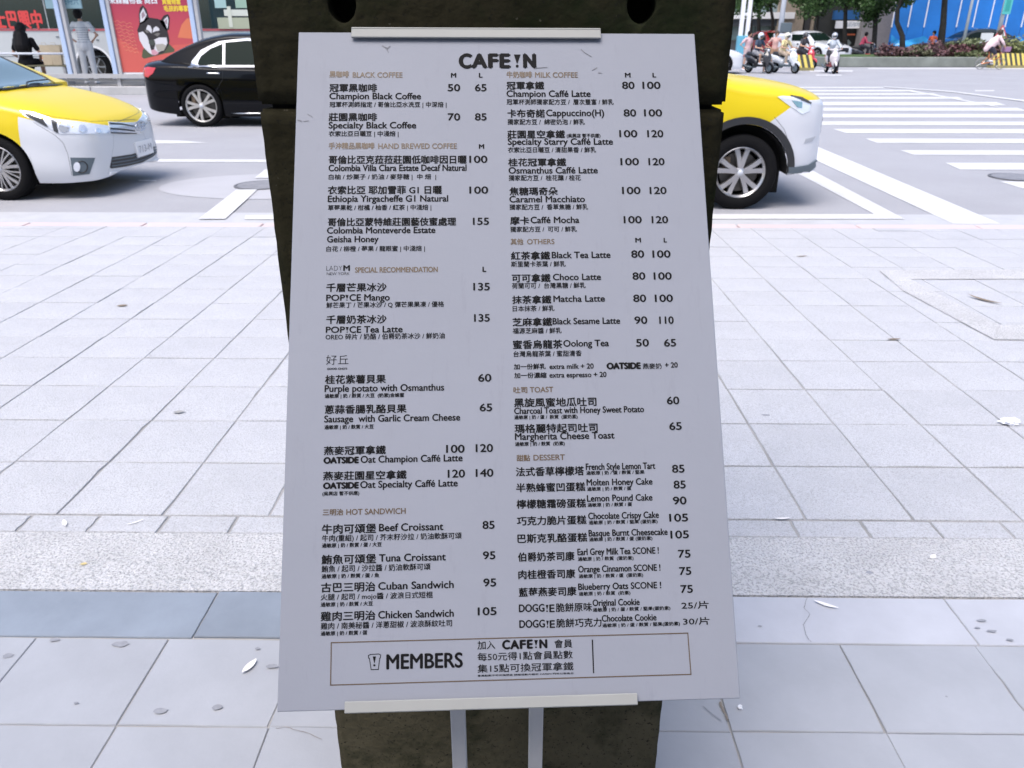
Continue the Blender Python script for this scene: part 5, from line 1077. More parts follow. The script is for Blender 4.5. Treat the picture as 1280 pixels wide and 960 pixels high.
for s_ in swag: bound.append(bound[-1] + s_)
for i in range(nx_ + 1):
    x = 30 * i / nx_; kx = max(j for j in range(len(bound)) if bound[j] <= x); t = (x - bound[kx]) / swag[kx]; sag = .28 * 4 * t * (1 - t)
    for j in range(nz_ + 1):
        v = j / nz_; fold = .10 * math.sin(x * 7 + 3 * math.sin(x * 1.7 + v * 2)) * (1 - abs(2 * t - 1) * .3) + .05 * math.sin(x * 19 + v * 5)
        z = (zt_ - sag * (1 - .2 * v)) * (1 - v) + 0.02 * v + .05 * math.sin(v * 9 + (t - .5) * 8); vs.append((x - 15, -.22 - fold * (.4 + .6 * v) - .15 * math.exp(-((v - .35 - 2 * (t - .5) ** 2) / .12) ** 2), z))
for i in range(nx_):
    for j in range(nz_): a = i * (nz_ + 1) + j; fs.append((a, a + 1, a + nz_ + 2, a + nz_ + 1))
MB().add(vs, fs).build('sagging_sheet', M_tarp2, ho, True)
# buildings
YBd = 57
def bpx(mb, x0, x1, y0, y1, Y, dep=.3, proud=0.0, org=None):
    a, b_ = at(x0, y0, Y), at(x1, y1, Y); mb.box(((a.x + b_.x) / 2 - org.x, -proud + dep / 2, (a.z + b_.z) / 2 - org.z), (abs(b_.x - a.x), dep, abs(a.z - b_.z))); return mb
lo = Vector((at(955, 50, YBd).x, YBd, .08)); b1 = empty('glass_shop_building', lo, label='pale glazed shop building with white and grey fascia far right of the pillar', cat='building')
MB().box((-6, 3.6, 5), (22, 6, 10)).build('wall', mat('dull_wall', (0.22, 0.23, 0.24), .8), b1)
M_pg = mat('pale_glass', (0.20, 0.26, 0.28), .15, coat=1)
for i in range(6): bpx(MB(), 890 + 18 * i, 907 + 18 * i, -20, 15, YBd, .1, .0, lo).build('window', M_pg, b1); bpx(MB(), 890 + 18 * i, 907 + 18 * i, 33, 50, YBd, .1, .0, lo).build('window', mat('green_glass', (0.13, 0.20, 0.21), .15, coat=1), b1)
bpx(MB(), 880, 990, 15.5, 23.5, YBd, .5, .5, lo).build('white_fascia', M_white, b1); bpx(MB(), 880, 990, 24, 32.5, YBd, .3, .3, lo).build('grey_fascia', mat('grey_fascia', (0.07, 0.08, 0.095), .6), b1)
lo = Vector((at(1015, 50, YBd).x, YBd, .08)); b2 = empty('canopy_building', lo, label='beige stone building with black entrance canopy behind the motorcycles', cat='building'); M_beige = mat('beige_stone', (0.30, 0.25, 0.20), .8, var=.12)
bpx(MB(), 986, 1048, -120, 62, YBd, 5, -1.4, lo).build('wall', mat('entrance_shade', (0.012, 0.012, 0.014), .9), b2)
for a_, b__ in ((988, 997), (1033, 1043)): bpx(MB(), a_, b__, -120, 62, YBd, 1.2, .4, lo).build('column', M_beige, b2)
bpx(MB(), 987, 1034, 12, 18, YBd - 1.2, 1.4, .0, lo).build('canopy', M_blackpl, b2); bpx(MB(), 1006, 1009, 16, 50, YBd, .2, .2, lo).build('column', mat('canopy_post', (0.04, 0.04, 0.045), .6), b2); bpx(MB(), 997, 1034, -120, 10, YBd, 1, -.2, lo).build('upper_wall', M_beige, b2)
bpx(MB(), 1012, 1023, 26, 50, YBd, .05, -.9, lo).build('door_glass', M_pg, b2)
lo = Vector((at(1075, 50, YBd).x, YBd - 1, .08)); b3 = empty('banner_shop', lo, label='dark shop front with white banner and blue fascia left of the hoarding', cat='building')
bpx(MB(), 1043, 1113, -120, 70, YBd - 1, 6, -.5, lo).build('wall', mat('shop_dark', (0.025, 0.028, 0.028), .8), b3)
bpx(MB(), 1043, 1096, 13, 24.5, YBd - 1, .3, .1, lo).build('blue_fascia', mat('fascia_blue', (0.02, 0.10, 0.27), .5), b3)
ban = bpx(MB(), 1043, 1090, 26, 35.5, YBd - 1, .05, .3, lo).build('banner', M_white, b3); q = at(1068, 30.5, YBd - 1); text_obj('精品咖啡烘焙', .26, mat('banner_text', (0.2, 0.28, 0.36), .6), 'banner_lettering', b3, face_matrix(Vector((q.x - lo.x, -.305, q.z - lo.z)), (1, 0, 0), (0, 0, 1)), wd=1.5)
bpx(MB(), 1057, 1068, 42, 44, YBd - 1, .05, .1, lo).build('orange_strip', mat('strip_orange', (0.5, 0.12, 0.05), .5), b3)
q = at(1062, 54, YBd - 1); MB().box((q.x - lo.x, .3, q.z - lo.z), (.32, .04, .32), Matrix.Rotation(math.pi / 4, 3, 'Y')).build('diamond_sign', mat('diamond_grey', (0.25, 0.30, 0.30), .5), b3)
bpx(MB(), 1097, 1113, -120, 70, YBd - 1, .8, .8, lo).build('grey_panel', mat('grey_panel', (0.24, 0.23, 0.235), .8, var=.1), b3)
# poles and signs
def pole(name, px, py0, Y, r, label, cat, h=6.5, m=None, group=None):
    q_ = at(px, py0, Y); e = empty(name, (q_.x, Y, .08), label=label, cat=cat, group=group); MB().tube([(0, 0, 0), (0, 0, h)], [r * 1.1, r * .8], 12).build('shaft', m or M_steel, e, True); return e
e = pole('street_lamp', 979, 10, 48, .14, 'fat white lamp column with grey junction box above a cabinet', 'lamp post'); MB().box((.25, 0, 1.62 - .0), (.62, .4, .5)).build('junction_box', M_greypl, e, bevel=.03)
q = at(978, 48, 47.2); cb = empty('utility_cabinet', (q.x, 47.2, .08), label='white utility cabinet at the foot of the fat lamp column', cat='cabinet'); MB().box((0, 0, .66), (.85, .6, 1.32)).build('housing', M_white, cb, bevel=.03); MB().box((0, -.31, .66), (.75, .02, 1.1)).build('door', M_steel, cb, bevel=.005)
e = empty('double_column', (at(931, 30, 46).x, 46, .0), label='white double steel column with blue collar right beside the pillar', cat='gantry')
for s in (-.17, .17): MB().box((s, 0, 3.2), (.2, .2, 6.4)).build('column', M_white, e, bevel=.02)
for z in (2.35, 4.2): MB().box((0, 0, z), (.2, .08, .12)).build('tie', M_white, e)
MB().box((0, 0, .75), (.62, .4, 1.1)).build('collar', mat('collar_blue', (0.12, 0.38, 0.52), .5), e, bevel=.03)
e = pole('street_lamp', 1207, 40, 44.5, .07, 'slim white pole in front of the blue hoarding, right of the thick trunk', 'lamp post')
sp_ = pole('sign_pole', 1252, 25, 43, .10, 'white sign pole at the right carrying cyan, triangle and yellow signs', 'sign post')
def sq(px, py): q_ = at(px, py, 43); return (q_.x - sp_.location.x, q_.z - sp_.location.z)
x, z = sq(1258, 7); s_ = MB().box((x, -.13, z), (.40, .03, .78)).build('street_sign', mat('sign_cyan', (0.10, 0.50, 0.50), .4), sp_, bevel=.005); MB().box((x, -.15, z), (.22, .01, .5)).build('sign_panel', mat('sign_cyan_dark', (0.04, 0.34, 0.33), .4), s_)
x, z = sq(1250, 40); tri = [(x - .33, z - .28), (x + .33, z - .28), (x, z + .34)]
def tri_b(name, k_, y, m, par): c_ = (sum(t[0] for t in tri) / 3, sum(t[1] for t in tri) / 3); vs = [((a - c_[0]) * k_ + c_[0], y + dy, (b - c_[1]) * k_ + c_[1]) for dy in (0, .02) for a, b in tri]; return MB().add(vs, [(0, 1, 2), (5, 4, 3), (0, 3, 4, 1), (1, 4, 5, 2), (2, 5, 3, 0)]).build(name, m, par)
tr = tri_b('warning_sign', 1, -.16, mat('sign_red', (0.6, 0.08, 0.09), .5), sp_); tri_b('white_field', .74, -.175, M_white, tr)
for s in (-1, 1): MB().tube([(x + s * .04, -.185, z + .1), (x + s * .09, -.185, z - .16)], .018, 6).build('symbol', M_blackpl, tr)
x, z = sq(1247, 53); MB().box((x, -.16, z), (.28, .02, .28), Matrix.Rotation(.6, 3, 'Y')).build('yellow_sign', mat('sign_yellow', (0.75, 0.55, 0.03), .5), sp_)
x, z = sq(1233, 48.5); wb = at(1233, 48.5, 45); e = empty('white_notice_board', (wb.x, 45, .44), label='blank white board standing in the bed behind the cyclist', cat='board'); MB().box((0, 0, wb.z - .44), (.62, .04, .55)).build('panel', M_white, e, bevel=.01); MB().tube([(0, .03, 0), (0, .03, wb.z - .44)], .03, 8).build('post', M_steel, e)
# striped barriers
def barrier(px0, px1, py, Y, label):
    a, b_ = at(px0, py, Y), at(px1, py, Y); e = empty('striped_barrier', ((a.x + b_.x) / 2, Y, 0), label=label, cat='barrier', group='striped traffic barriers'); W_ = b_.x - a.x; n = max(5, int(W_ / .11)); h = .62
    MB().box((0, 0, .06), (W_, .4, .12)).build('base', mat('barrier_base', (0.25, 0.22, 0.10), .8), e)
    for i in range(n):
        x = -W_ / 2 + W_ * i / n; c_ = (0.70, 0.56, 0.13) if i % 2 else (0.06, 0.06, 0.05); m_ = mat('barrier_yellow' if i % 2 else 'barrier_black', c_, .6); w2 = W_ / n
        MB().add([(x, -.14, .12), (x + w2, -.14, .12), (x + w2 - .16, -.08, h), (x - .16, -.08, h), (x, .14, .12), (x + w2, .14, .12), (x + w2 - .16, .08, h), (x - .16, .08, h)], [(0, 1, 2, 3), (7, 6, 5, 4), (0, 4, 5, 1), (1, 5, 6, 2), (2, 6, 7, 3), (3, 7, 4, 0)]).build('stripe', m_, e)
barrier(994, 1016, 84, 36.5, 'yellow and black striped barrier behind the white scooter'); barrier(1236, 1300, 84, 39.0, 'yellow and black striped barrier at the far right end of the bed')
# cars in the distance
def far_car(name, label, px, py, rz, paint, src=bk, low=None, dz=0.0):
    c_ = Car(name, label, 'car', G(px, py) + Vector((0, 0, dz)), rz, blk_low, (1.47, -1.47), .36, .40, blk_up, .97, paint, .925)
    for a in (1.47, -1.47):
        for sg in (-1, 1): wheel(c_.root, (a, sg * .815, .36), .36, .22, .25, 5, sg, 'single')
    c_.panel('windscreen', [(-.64, .86), (.64, .86), (.54, .12), (-.54, .12)], M_glass, lambda y, x: c_.top(x, y), .006)
    for sg in (-1, 1):
        c_.panel('side_window', [(.56, 1.03), (.26, 1.25), (-.1, 1.36), (-.98, 1.36), (-1.4, 1.17), (-1.45, 1.03)], M_glass, lambda x, z: c_.side(x, z, sg), .006)
        c_.panel('headlight', [(sg * .52, .64), (sg * .80, .66), (sg * .78, .78), (sg * .5, .74)][::sg], M_lens, c_.front, .008)
    c_.panel('grille', [(-.42, .5), (.42, .5), (.45, .72), (-.45, .72)], M_slot, c_.front, .006); c_.panel('lower_intake', [(-.7, .24), (.7, .24), (.6, .40), (-.6, .40)], M_slot, c_.front, .006); c_.panel('number_plate', [(-.2, .42), (.2, .42), (.2, .54), (-.2, .54)], M_white, c_.front, .02)
    return c_
far_car('white_saloon', 'white saloon facing the camera behind the striped barrier', 1013, 76.5, R_(-68), mat('white_car_paint', (0.62, 0.64, 0.68), .2, coat=1))
far_car('red_saloon', 'red car mostly hidden behind the motorcycles', 964, 74, R_(-80), mat('red_car_paint', (0.38, 0.02, 0.03), .2, coat=1))
far_car('white_hatchback', 'overexposed white car stopped beside the pillar edge', 852, 91, R_(-6), mat('white_car_paint', (0.62, 0.64, 0.68), .2, coat=1))
kk = far_car('dark_green_saloon', 'very dark car parked behind the flower bed under the slim pole', 1207, 72.5, R_(180), mat('dark_green_paint', (0.006, 0.012, 0.010), .15, coat=1), dz=.08); kk.root.location = (at(1207, 60, 47.2).x, 47.2, .12)

# ================= people, motor scooters, bicycle
def blob(name, items, m, parent, vox=.014, smooth=6):
    """several limbs melted into one continuous skin"""
    mb = MB()
    for it in items:
        if it[0] == 't':
            pts = [Vector(p) for p in it[1]]; rs = it[2] if isinstance(it[2], (list, tuple)) else [it[2]] * len(pts); mb.tube(pts, rs, 12)
            for p_, r_ in zip(pts, rs): mb.uv(p_, r_ * .99, 10, 7)
        elif it[0] == 'e': mb.uv(it[1], it[2], 16, 10, it[3] if len(it) > 3 else None)
        else: mb.box(it[1], it[2], it[3] if len(it) > 3 else None)
    me = mb.mesh(name); b = bmesh.new(); b.from_mesh(me); bmesh.ops.recalc_face_normals(b, faces=b.faces); b.to_mesh(me); b.free()
    o = link(name, me, m, parent); md = o.modifiers.new('r', 'REMESH'); md.mode = 'VOXEL'; md.voxel_size = vox
    if smooth: s2 = o.modifiers.new('s', 'SMOOTH'); s2.iterations = smooth; s2.factor = .5
    bpy.context.view_layer.update(); ev = o.evaluated_get(bpy.context.evaluated_depsgraph_get()); nm = bpy.data.meshes.new_from_object(ev); o.modifiers.clear(); o.data = nm
    nm.materials.clear(); nm.materials.append(m); nm.polygons.foreach_set('use_smooth', [True] * len(nm.polygons)); return o
V = Vector
M_skin = mat('skin', (0.50, 0.30, 0.21), .55)
def person(label, loc, rz, J, top, bottom, shoe, hair=None, helmet=None, sleeve='short', legs='long', group=None, vox=.014, longhair=False, mask=False, skirt=False, fingers=True):
    e = empty('person', loc, rz, label, 'person', group); H, Cc, N, Hd = V(J['hip']), V(J['chest']), V(J['neck']), V(J['head'])
    it = []; up = (Cc - H).normalized(); lat = V((0, 1, 0)); sh = {}; hp = {}
    for s, k_ in ((1, 'l'), (-1, 'r')): sh[k_] = Cc + lat * s * .17 + up * .10; hp[k_] = H + lat * s * .09
    it += [('t', [H, H.lerp(Cc, .5), Cc, Cc + up * .08], [.135, .115, .135, .11]), ('t', [Cc + up * .08, N, Hd - V((0, 0, .06))], [.06, .052, .05]), ('e', Hd, (.092, .076, .115)), ('e', Hd + V((.035, 0, -.05)), (.055, .052, .055)), ('e', Hd + V((.098, 0, -.012)), (.016, .012, .022)), ('e', Hd + V((.005, .078, -.01)), (.018, .01, .028)), ('e', Hd + V((.005, -.078, -.01)), (.018, .01, .028))]
    for k_ in 'lr':
        s = 1 if k_ == 'l' else -1; E_, W_ = V(J['elb' + k_]), V(J['wri' + k_]); K_, A_ = V(J['kne' + k_]), V(J['ank' + k_]); d = (W_ - E_).normalized()
        it += [('t', [sh[k_], E_, W_], [.05, .04, .028]), ('t', [W_, W_ + d * .08], [.028, .032])]
        if fingers:
            n_ = d.cross(V((0, s, .3))).normalized()
            for q_ in range(4): o_ = n_ * (q_ - 1.5) * .019; it.append(('t', [W_ + d * .08 + o_, W_ + d * (.12 + .01 * (q_ in (1, 2))) + o_ * 1.1 + V((0, 0, -.008)), W_ + d * (.145 + .012 * (q_ in (1, 2))) + o_ * 1.1 + V((0, 0, -.03))], .009))
            it.append(('t', [W_ + d * .03 - n_ * .025, W_ + d * .07 - n_ * .055], .011))
        fd = V((1, 0, 0)) if 'toe' not in J else V(J['toe'])
        it += [('t', [hp[k_], K_, A_], [.085, .058, .038]), ('t', [A_, A_ + fd * .13 - V((0, 0, .05))], [.038, .032])]
    blob('body', it, M_skin, e, vox, 4)
    ct = [('t', [H + up * .02, H.lerp(Cc, .5), Cc, Cc + up * .07], [.15, .135, .155, .125])]
    for k_ in 'lr':
        s = 1 if k_ == 'l' else -1; E_, W_ = V(J['elb' + k_]), V(J['wri' + k_])
        ct.append(('t', [Cc + up * .07, sh[k_], sh[k_].lerp(E_, .6 if sleeve == 'short' else 1)] + ([E_.lerp(W_, .92)] if sleeve == 'long' else []), [.09, .075, .06] + ([.045] if sleeve == 'long' else [])))
    blob('shirt', ct, top, e, vox, 5)
    bt = [('t', [H - up * .05, H + up * .08], [.155, .14])]
    for k_ in 'lr':
        K_, A_ = V(J['kne' + k_]), V(J['ank' + k_])
        if legs == 'long': bt.append(('t', [hp[k_], K_, K_.lerp(A_, .93)], [.105, .078, .062]))
        else: bt.append(('t', [hp[k_], hp[k_].lerp(K_, .75)], [.108, .092]))
    if skirt: bt.append(('t', [H, H - V((0, 0, .2)), H - V((0, 0, .42))], [.15, .17, .19]))
    blob('trousers', bt, bottom, e, vox, 5)
    fd = V((1, 0, 0)) if 'toe' not in J else V(J['toe'])
    for k_ in 'lr': A_ = V(J['ank' + k_]); blob('shoe', [('t', [A_ - fd * .04 - V((0, 0, .045)), A_ + fd * .06 - V((0, 0, .05)), A_ + fd * .16 - V((0, 0, .058))], [.045, .045, .034])], shoe, e, vox, 3)
    if helmet:
        m_ = blob('helmet', [('e', Hd + V((-.005, 0, .045)), (.135, .125, .125)), ('e', Hd + V((-.04, 0, -.01)), (.10, .12, .10))], helmet, e, vox, 4); MB().uv(Hd + V((.055, 0, .01)), (.09, .105, .075), 14, 8).build('visor', mat('visor_smoke', (0.05, 0.06, 0.07), .1, coat=1), e, True)
    if hair:
        hi = [('e', Hd + V((-.022, 0, .03)), (.115, .112, .12))]
        if longhair: hi += [('t', [Hd + V((-.05, 0, .02)), N + V((-.09, 0, 0)), Cc + V((-.13, 0, -.02)), Cc + V((-.14, 0, -.2))], [.12, .15, .17, .10])]
        else: hi += [('e', Hd + V((-.04, 0, -.02)), (.085, .095, .09))]
        blob('hair', hi, hair, e, vox, 3)
    if mask: MB().uv(Hd + V((.075, 0, -.045)), (.03, .062, .045), 12, 8).build('face_mask', M_white, e, True)
    return e
M_hair = mat('black_hair', (0.008, 0.007, 0.008), .6, spec=.2)
# standing by the shelter, seen from behind, hands on hips
q = at(116, 106, YS + .9)
M_stripe = mat('white_striped_shirt', (0.72, 0.73, 0.74), .7); n = M_stripe.node_tree; bs = n.nodes['Principled BSDF']; tcn = n.nodes.new('ShaderNodeTexCoord'); sx = n.nodes.new('ShaderNodeSeparateXYZ'); n.links.new(tcn.outputs['Object'], sx.inputs[0])
m1 = n.nodes.new('ShaderNodeMath'); m1.operation = 'MODULO'; m1.inputs[1].default_value = .055; n.links.new(sx.outputs['Z'], m1.inputs[0]); m2 = n.nodes.new('ShaderNodeMath'); m2.operation = 'LESS_THAN'; m2.inputs[1].default_value = .014; n.links.new(m1.outputs[0], m2.inputs[0])
m3 = n.nodes.new('ShaderNodeMath'); m3.operation = 'LESS_THAN'; m3.inputs[1].default_value = 1.36; n.links.new(sx.outputs['Z'], m3.inputs[0]); m4 = n.nodes.new('ShaderNodeMath'); m4.operation = 'MULTIPLY'; n.links.new(m2.outputs[0], m4.inputs[0]); n.links.new(m3.outputs[0], m4.inputs[1])
mx = n.nodes.new('ShaderNodeMix'); mx.data_type = 'RGBA'; mx.inputs[6].default_value = (.72, .73, .74, 1); mx.inputs[7].default_value = (.28, .32, .36, 1); n.links.new(m4.outputs[0], mx.inputs[0]); n.links.new(mx.outputs[2], bs.inputs['Base Color'])
pz = (at(104, 12, YS + .9).z - ZP) / 1.74
J0 = dict(hip=(0, 0, .95), chest=(.02, 0, 1.30), neck=(.02, 0, 1.50), head=(.06, .03, 1.63), elbl=(-.10, .37, 1.16), wril=(.02, .19, 1.0), elbr=(-.10, -.37, 1.16), wrir=(.02, -.19, 1.0), knel=(.03, .12, .50), ankl=(-.02, .13, .09), kner=(.02, -.10, .50), ankr=(-.02, -.12, .09))
p1 = person('person in white striped shirt and white trousers, hands on hips, back to the camera', (q.x, YS + .9, ZP), R_(100), J0, M_stripe, mat('white_trousers', (0.68, 0.69, 0.71), .8), M_white, hair=M_hair, mask=True); p1.scale = (pz, pz, pz)
q = at(36, 81, YS + .6); Js = dict(hip=(0, 0, .10), chest=(.05, 0, .46), neck=(.06, 0, .66), head=(.09, 0, .80), elbl=(.08, .30, .28), wril=(.28, .18, .12), elbr=(.08, -.30, .28), wrir=(.28, -.18, .12), knel=(.45, .12, .08), ankl=(.46, .13, -.34), kner=(.45, -.12, .08), ankr=(.46, -.13, -.34))
p2 = person('person with long black hair in black clothes sitting on the shelter bench, seen from behind', (q.x, YS + .55, zs - .06), R_(96), Js, mat('black_shirt', (0.010, 0.010, 0.013), .9, spec=.15), mat('black_skirt', (0.010, 0.010, 0.012), .9, spec=.15), M_black, hair=M_hair, longhair=True, legs='short'); p2.scale = (1.22,) * 3
MB().tube([(-.10, -.12, .62), (-.15, .02, .34), (-.13, .14, .16)], .010, 6).build('bag_strap', M_steel, p2)
# ---- motor scooters
def scooter(label, loc, rz, paint, seatm, panelm, group='motor scooters waiting at the far junction'):
    e = empty('motor_scooter', loc, rz, label, 'scooter', group); e.scale = (.88,) * 3
    for x in (.62, -.60):
        w_ = empty('wheel', (x, 0, .235)); w_.parent = e
        MB().lathe([(.15, -.045), (.20, -.055), (.228, -.035), (.236, 0), (.228, .035), (.20, .055), (.15, .045)], axis='y', n=28).build('tyre', M_black, w_, True); MB().lathe([(.15, -.04), (.13, 0), (.15, .04)], axis='y', n=24).build('rim', M_alloy, w_, True)
        MB().lathe([(.001, -.03), (.14, -.01), (.14, .01), (.001, .03)], axis='y', n=12).build('hub', M_greypl, w_)
    blob('front_fender', [('t', [(.62 + .25 * math.cos(a), 0, .235 + .25 * math.sin(a)) for a in (.5, 1.0, 1.6, 2.2)], [.04, .06, .06, .05])], paint, e, .016, 4)
    blob('leg_shield', [('t', [(.50, 0, .42), (.46, 0, .70), (.36, 0, .92)], [.13, .17, .12]), ('e', (.42, .10, .66), (.10, .12, .20)), ('e', (.42, -.10, .66), (.10, .12, .20)), ('e', (.55, 0, .56), (.10, .09, .16))], paint, e, .018, 6)
    blob('floorboard', [('b', (.10, 0, .33), (.62, .30, .09)), ('b', (.34, 0, .42), (.14, .30, .16))], panelm, e, .018, 2)
    blob('rear_body', [('t', [(-.18, 0, .48), (-.50, 0, .60), (-.86, 0, .72)], [.16, .17, .08]), ('e', (-.45, 0, .56), (.36, .17, .15))], paint, e, .018, 6)
    blob('engine', [('t', [(-.25, .05, .30), (-.60, .09, .26)], [.09, .07])], M_greypl, e, .016, 3)
    blob('seat', [('t', [(-.12, 0, .74), (-.40, 0, .78), (-.74, 0, .82)], [.09, .115, .08])], seatm, e, .016, 5)
    MB().tube([(.62, 0, .30), (.36, 0, .95)], .03, 8).build('fork', M_greypl, e, True)
    blob('handlebar_cowl', [('e', (.36, 0, .98), (.12, .15, .085)), ('t', [(.28, .32, 1.02), (.34, .12, .98), (.34, -.12, .98), (.28, -.32, 1.02)], [.022, .04, .04, .022])], paint, e, .014, 3)
    MB().uv((.47, 0, .97), (.03, .085, .06), 14, 8).build('headlight', M_lens, e, True); MB().uv((-.94, 0, .70), (.03, .09, .04), 10, 6).build('tail_light', M_red, e, True)
    for s in (-1, 1): mm = MB().tube([(.30, s * .24, 1.02), (.28, s * .30, 1.20)], .008, 6).build('mirror_stalk', M_blackpl, e); MB().uv((.275, s * .32, 1.22), (.015, .06, .04), 10, 6).build('mirror', M_blackpl, e, True)
    MB().tube([(-.25, -.16, .24), (-.55, -.17, .26), (-.92, -.17, .34)], [.03, .05, .055], 10).build('exhaust', M_greypl, e, True); MB().box((.58, 0, .43), (.01, .16, .09)).build('number_plate', M_white, e)
    return e
JR = dict(hip=(-.28, 0, .90), chest=(-.16, 0, 1.24), neck=(-.13, 0, 1.42), head=(-.07, 0, 1.54), elbl=(-.02, .32, 1.08), wril=(.22, .30, 1.06), elbr=(-.02, -.32, 1.08), wrir=(.22, -.30, 1.06), knel=(.18, .17, .76), ankl=(.14, .14, .46), kner=(.18, -.17, .76), ankr=(.14, -.14, .46))
JRf = dict(JR, knel=(.12, .24, .72), ankl=(.02, .30, .09))
gA = G(947.5, 91.5); gB = G(980, 91.5); gC = G(1037, 91.5)
M_navy = mat('navy_shirt', (0.04, 0.06, 0.10), .9); M_skinny = mat('dark_trousers', (0.03, 0.03, 0.04), .9); M_lw = mat('light_shirt', (0.62, 0.64, 0.68), .8); M_ylw = mat('cream_yellow_shirt', (0.62, 0.52, 0.28), .8)
scooter('black and silver motor scooter nearest the pillar, turned to the right', gA, R_(-58), mat('scooter_black', (0.02, 0.022, 0.028), .25, coat=1), M_blackpl, M_blackpl)
person('scooter rider in navy shirt and white helmet with bare legs, nearest the pillar', gA, R_(-58), JRf, M_navy, mat('grey_shorts', (0.3, 0.3, 0.32), .9), M_white, helmet=mat('helmet_white', (0.66, 0.72, 0.78), .2, coat=1), legs='short', group='scooter riders')
scooter('white motor scooter in the middle of the three, turned to the right', gB, R_(-60), mat('scooter_white', (0.66, 0.70, 0.75), .25, coat=1), M_blackpl, M_greypl)
person('scooter rider in yellow patterned shirt and cream helmet on the white scooter', gB, R_(-60), JR, M_ylw, mat('beige_trousers', (0.45, 0.36, 0.28), .9), M_white, helmet=mat('helmet_cream', (0.75, 0.74, 0.60), .2, coat=1), group='scooter riders')
scooter('white and red motor scooter facing the camera, right of the other two', gC, R_(-94), mat('scooter_pearl', (0.60, 0.55, 0.57), .25, coat=1), M_blackpl, mat('scooter_red_panel', (0.28, 0.05, 0.06), .4))
person('scooter rider in pale jacket and grey helmet facing the camera', gC, R_(-94), JRf, mat('pale_jacket', (0.55, 0.60, 0.66), .8), M_skinny, M_black, helmet=mat('helmet_grey', (0.42, 0.44, 0.47), .25, coat=1), sleeve='long', mask=True, group='scooter riders')
gD = G(1003, 86)
scooter('red motor scooter waiting behind the white one', gD, R_(-60), mat('scooter_red', (0.50, 0.03, 0.05), .25, coat=1), M_blackpl, M_blackpl)
person('scooter rider in dark clothes and black helmet on the red scooter', gD, R_(-60), JR, mat('dark_top', (0.05, 0.05, 0.06), .9), M_skinny, M_black, helmet=mat('helmet_black', (0.02, 0.02, 0.025), .2, coat=1), group='scooter riders')
gE = G(965, 87.5)
person('person in pale pink top standing between the scooters', gE, R_(-100), J0, mat('pink_top', (0.60, 0.36, 0.32), .8), mat('tan_trousers', (0.36, 0.22, 0.14), .9), M_white, hair=mat('brown_hair', (0.05, 0.03, 0.02), .6))
gF = G(931, 88)
person('person in a light pink shirt standing beside the pillar, behind the black scooter', gF, R_(-60), J0, mat('light_pink_shirt', (0.62, 0.42, 0.44), .8), mat('pale_shorts', (0.55, 0.42, 0.42), .8), M_white, hair=M_hair, legs='short')
# ---- cyclist
g0 = G(1236.5, 86.8); by = empty('bicycle', g0, R_(-3), 'orange small-wheeled bicycle ridden along the flower bed', 'bicycle'); M_or = mat('orange_frame', (0.75, 0.22, 0.05), .3, coat=.5)
for x in (.42, -.42):
    w_ = empty('wheel', (x, 0, .23)); w_.parent = by; MB().lathe([(.205, -.014), (.222, -.018), (.232, 0), (.222, .018), (.205, .014)], axis='y', n=32).build('tyre', mat('bike_tyre', (0.22, 0.22, 0.23), .8), w_, True)
    sp_m = MB()
    for i in range(12): a = math.pi * i / 6; sp_m.tube([(0, .01 * (-1) ** i, 0), (.21 * math.cos(a), 0, .21 * math.sin(a))], .0025, 4)
    tag(sp_m.build('spokes', M_chrome, w_), kind='stuff'); MB().tube([(0, -.04, 0), (0, .04, 0)], .02, 8).build('hub', M_chrome, w_)
fr = MB().tube([(-.42, 0, .23), (-.08, 0, .28), (.30, 0, .50), (.34, 0, .70)], .022, 8).tube([(-.08, 0, .28), (-.17, 0, .72)], .018, 8).tube([(-.42, 0, .23), (-.15, 0, .55)], .012, 6).tube([(.30, 0, .50), (.42, 0, .23)], .015, 8); fr.build('frame', M_or, by, True)
blob('saddle', [('t', [(-.28, 0, .84), (-.06, 0, .86)], [.06, .025])], M_blackpl, by, .01, 3); MB().tube([(-.17, 0, .70), (-.18, 0, .83)], .012, 6).build('seat_post', M_chrome, by)
MB().tube([(.34, 0, .70), (.32, 0, .98)], .014, 6).build('stem', M_chrome, by); MB().tube([(.30, -.26, 1.0), (.34, 0, .99), (.30, .26, 1.0)], .012, 6).build('handlebar', M_blackpl, by); MB().lathe([(.001, -.01), (.08, -.01), (.08, .01), (.001, .01)], c=(-.08, .04, .28), axis='y', n=16).build('chainring', M_greypl, by)
bk_ = MB().box((.52, 0, .82), (.24, .30, .20), taper=1.1).build('basket', mat('basket_purple', (0.32, 0.18, 0.32), .7), by)
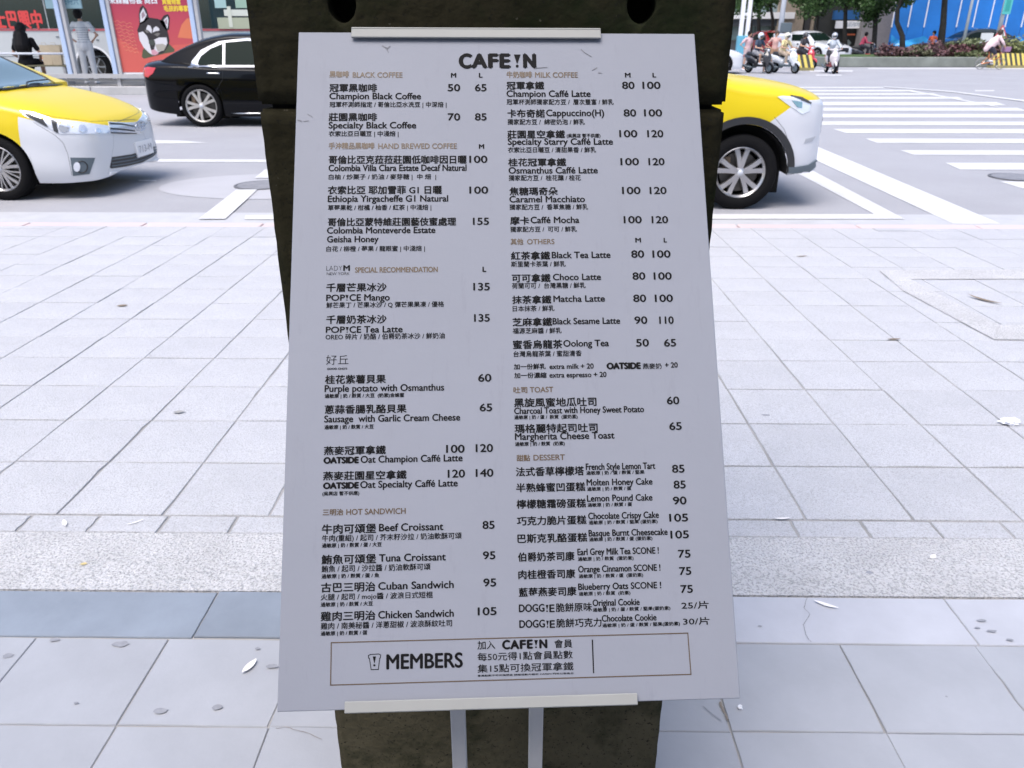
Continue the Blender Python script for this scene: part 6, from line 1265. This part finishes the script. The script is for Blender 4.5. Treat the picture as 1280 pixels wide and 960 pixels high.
for s in (-1, 1): MB().tube([(-.08, s * .05, .28), (-.08 + s * .12, s * .08, .28 - s * .10)], .012, 6).build('crank', M_greypl, by); MB().box((-.08 + s * .13, s * .13, .28 - s * .10), (.09, .08, .02)).build('pedal', M_blackpl, by)
JC = dict(hip=(-.18, 0, .94), chest=(.02, 0, 1.26), neck=(.08, 0, 1.42), head=(.14, 0, 1.54), elbl=(.20, .26, 1.16), wril=(.30, .24, 1.04), elbr=(.20, -.26, 1.16), wrir=(.30, -.24, 1.04), knel=(.14, .12, .68), ankl=(.02, .13, .30), kner=(.10, -.12, .62), ankr=(-.16, -.13, .42))
cy = person('cyclist in loose pale pink jacket and dark shorts leaning forward on the orange bicycle', g0, R_(-3), JC, mat('pale_pink_jacket', (0.72, 0.55, 0.57), .8), mat('dark_shorts', (0.03, 0.03, 0.05), .9), M_white, hair=mat('brown_hair', (0.05, 0.03, 0.02), .6), sleeve='long', legs='short')
blob('jacket_tail', [('t', [(-.02, 0, 1.2), (-.20, 0, 1.0), (-.34, 0, .86)], [.19, .20, .12])], mat('pale_pink_jacket', (0.72, 0.55, 0.57), .8), cy, .016, 6)
q = at(1163, 66, 46.4); person('worker in orange vest standing behind the flower bed in front of the hoarding', (q.x, 46.4, .0), R_(-150), J0, mat('orange_vest', (0.75, 0.15, 0.06), .7), M_skinny, M_black, hair=M_hair, sleeve='short')
q = at(1081, 66, 47.5); pp_ = person('person in red and dark clothes riding past behind the grass, left of the hoarding', (q.x, 47.5, -.25), R_(-10), JR, mat('red_top', (0.40, 0.05, 0.10), .7), M_skinny, mat('red_shoes', (0.6, 0.08, 0.06), .6), hair=M_hair, sleeve='long'); 
sc5 = scooter('dark motor scooter half hidden behind the grass of the median', (q.x, 47.5, .0), R_(-10), mat('scooter_black', (0.02, 0.022, 0.028), .25, coat=1), M_blackpl, M_blackpl); pp_.location.z = 0.0

for o_ in list(scene.objects):
    if o_.parent is None and o_.name.startswith('person') and o_ not in (p1, p2): o_.scale = (.96,) * 3 if o_ is cy else (.88,) * 3
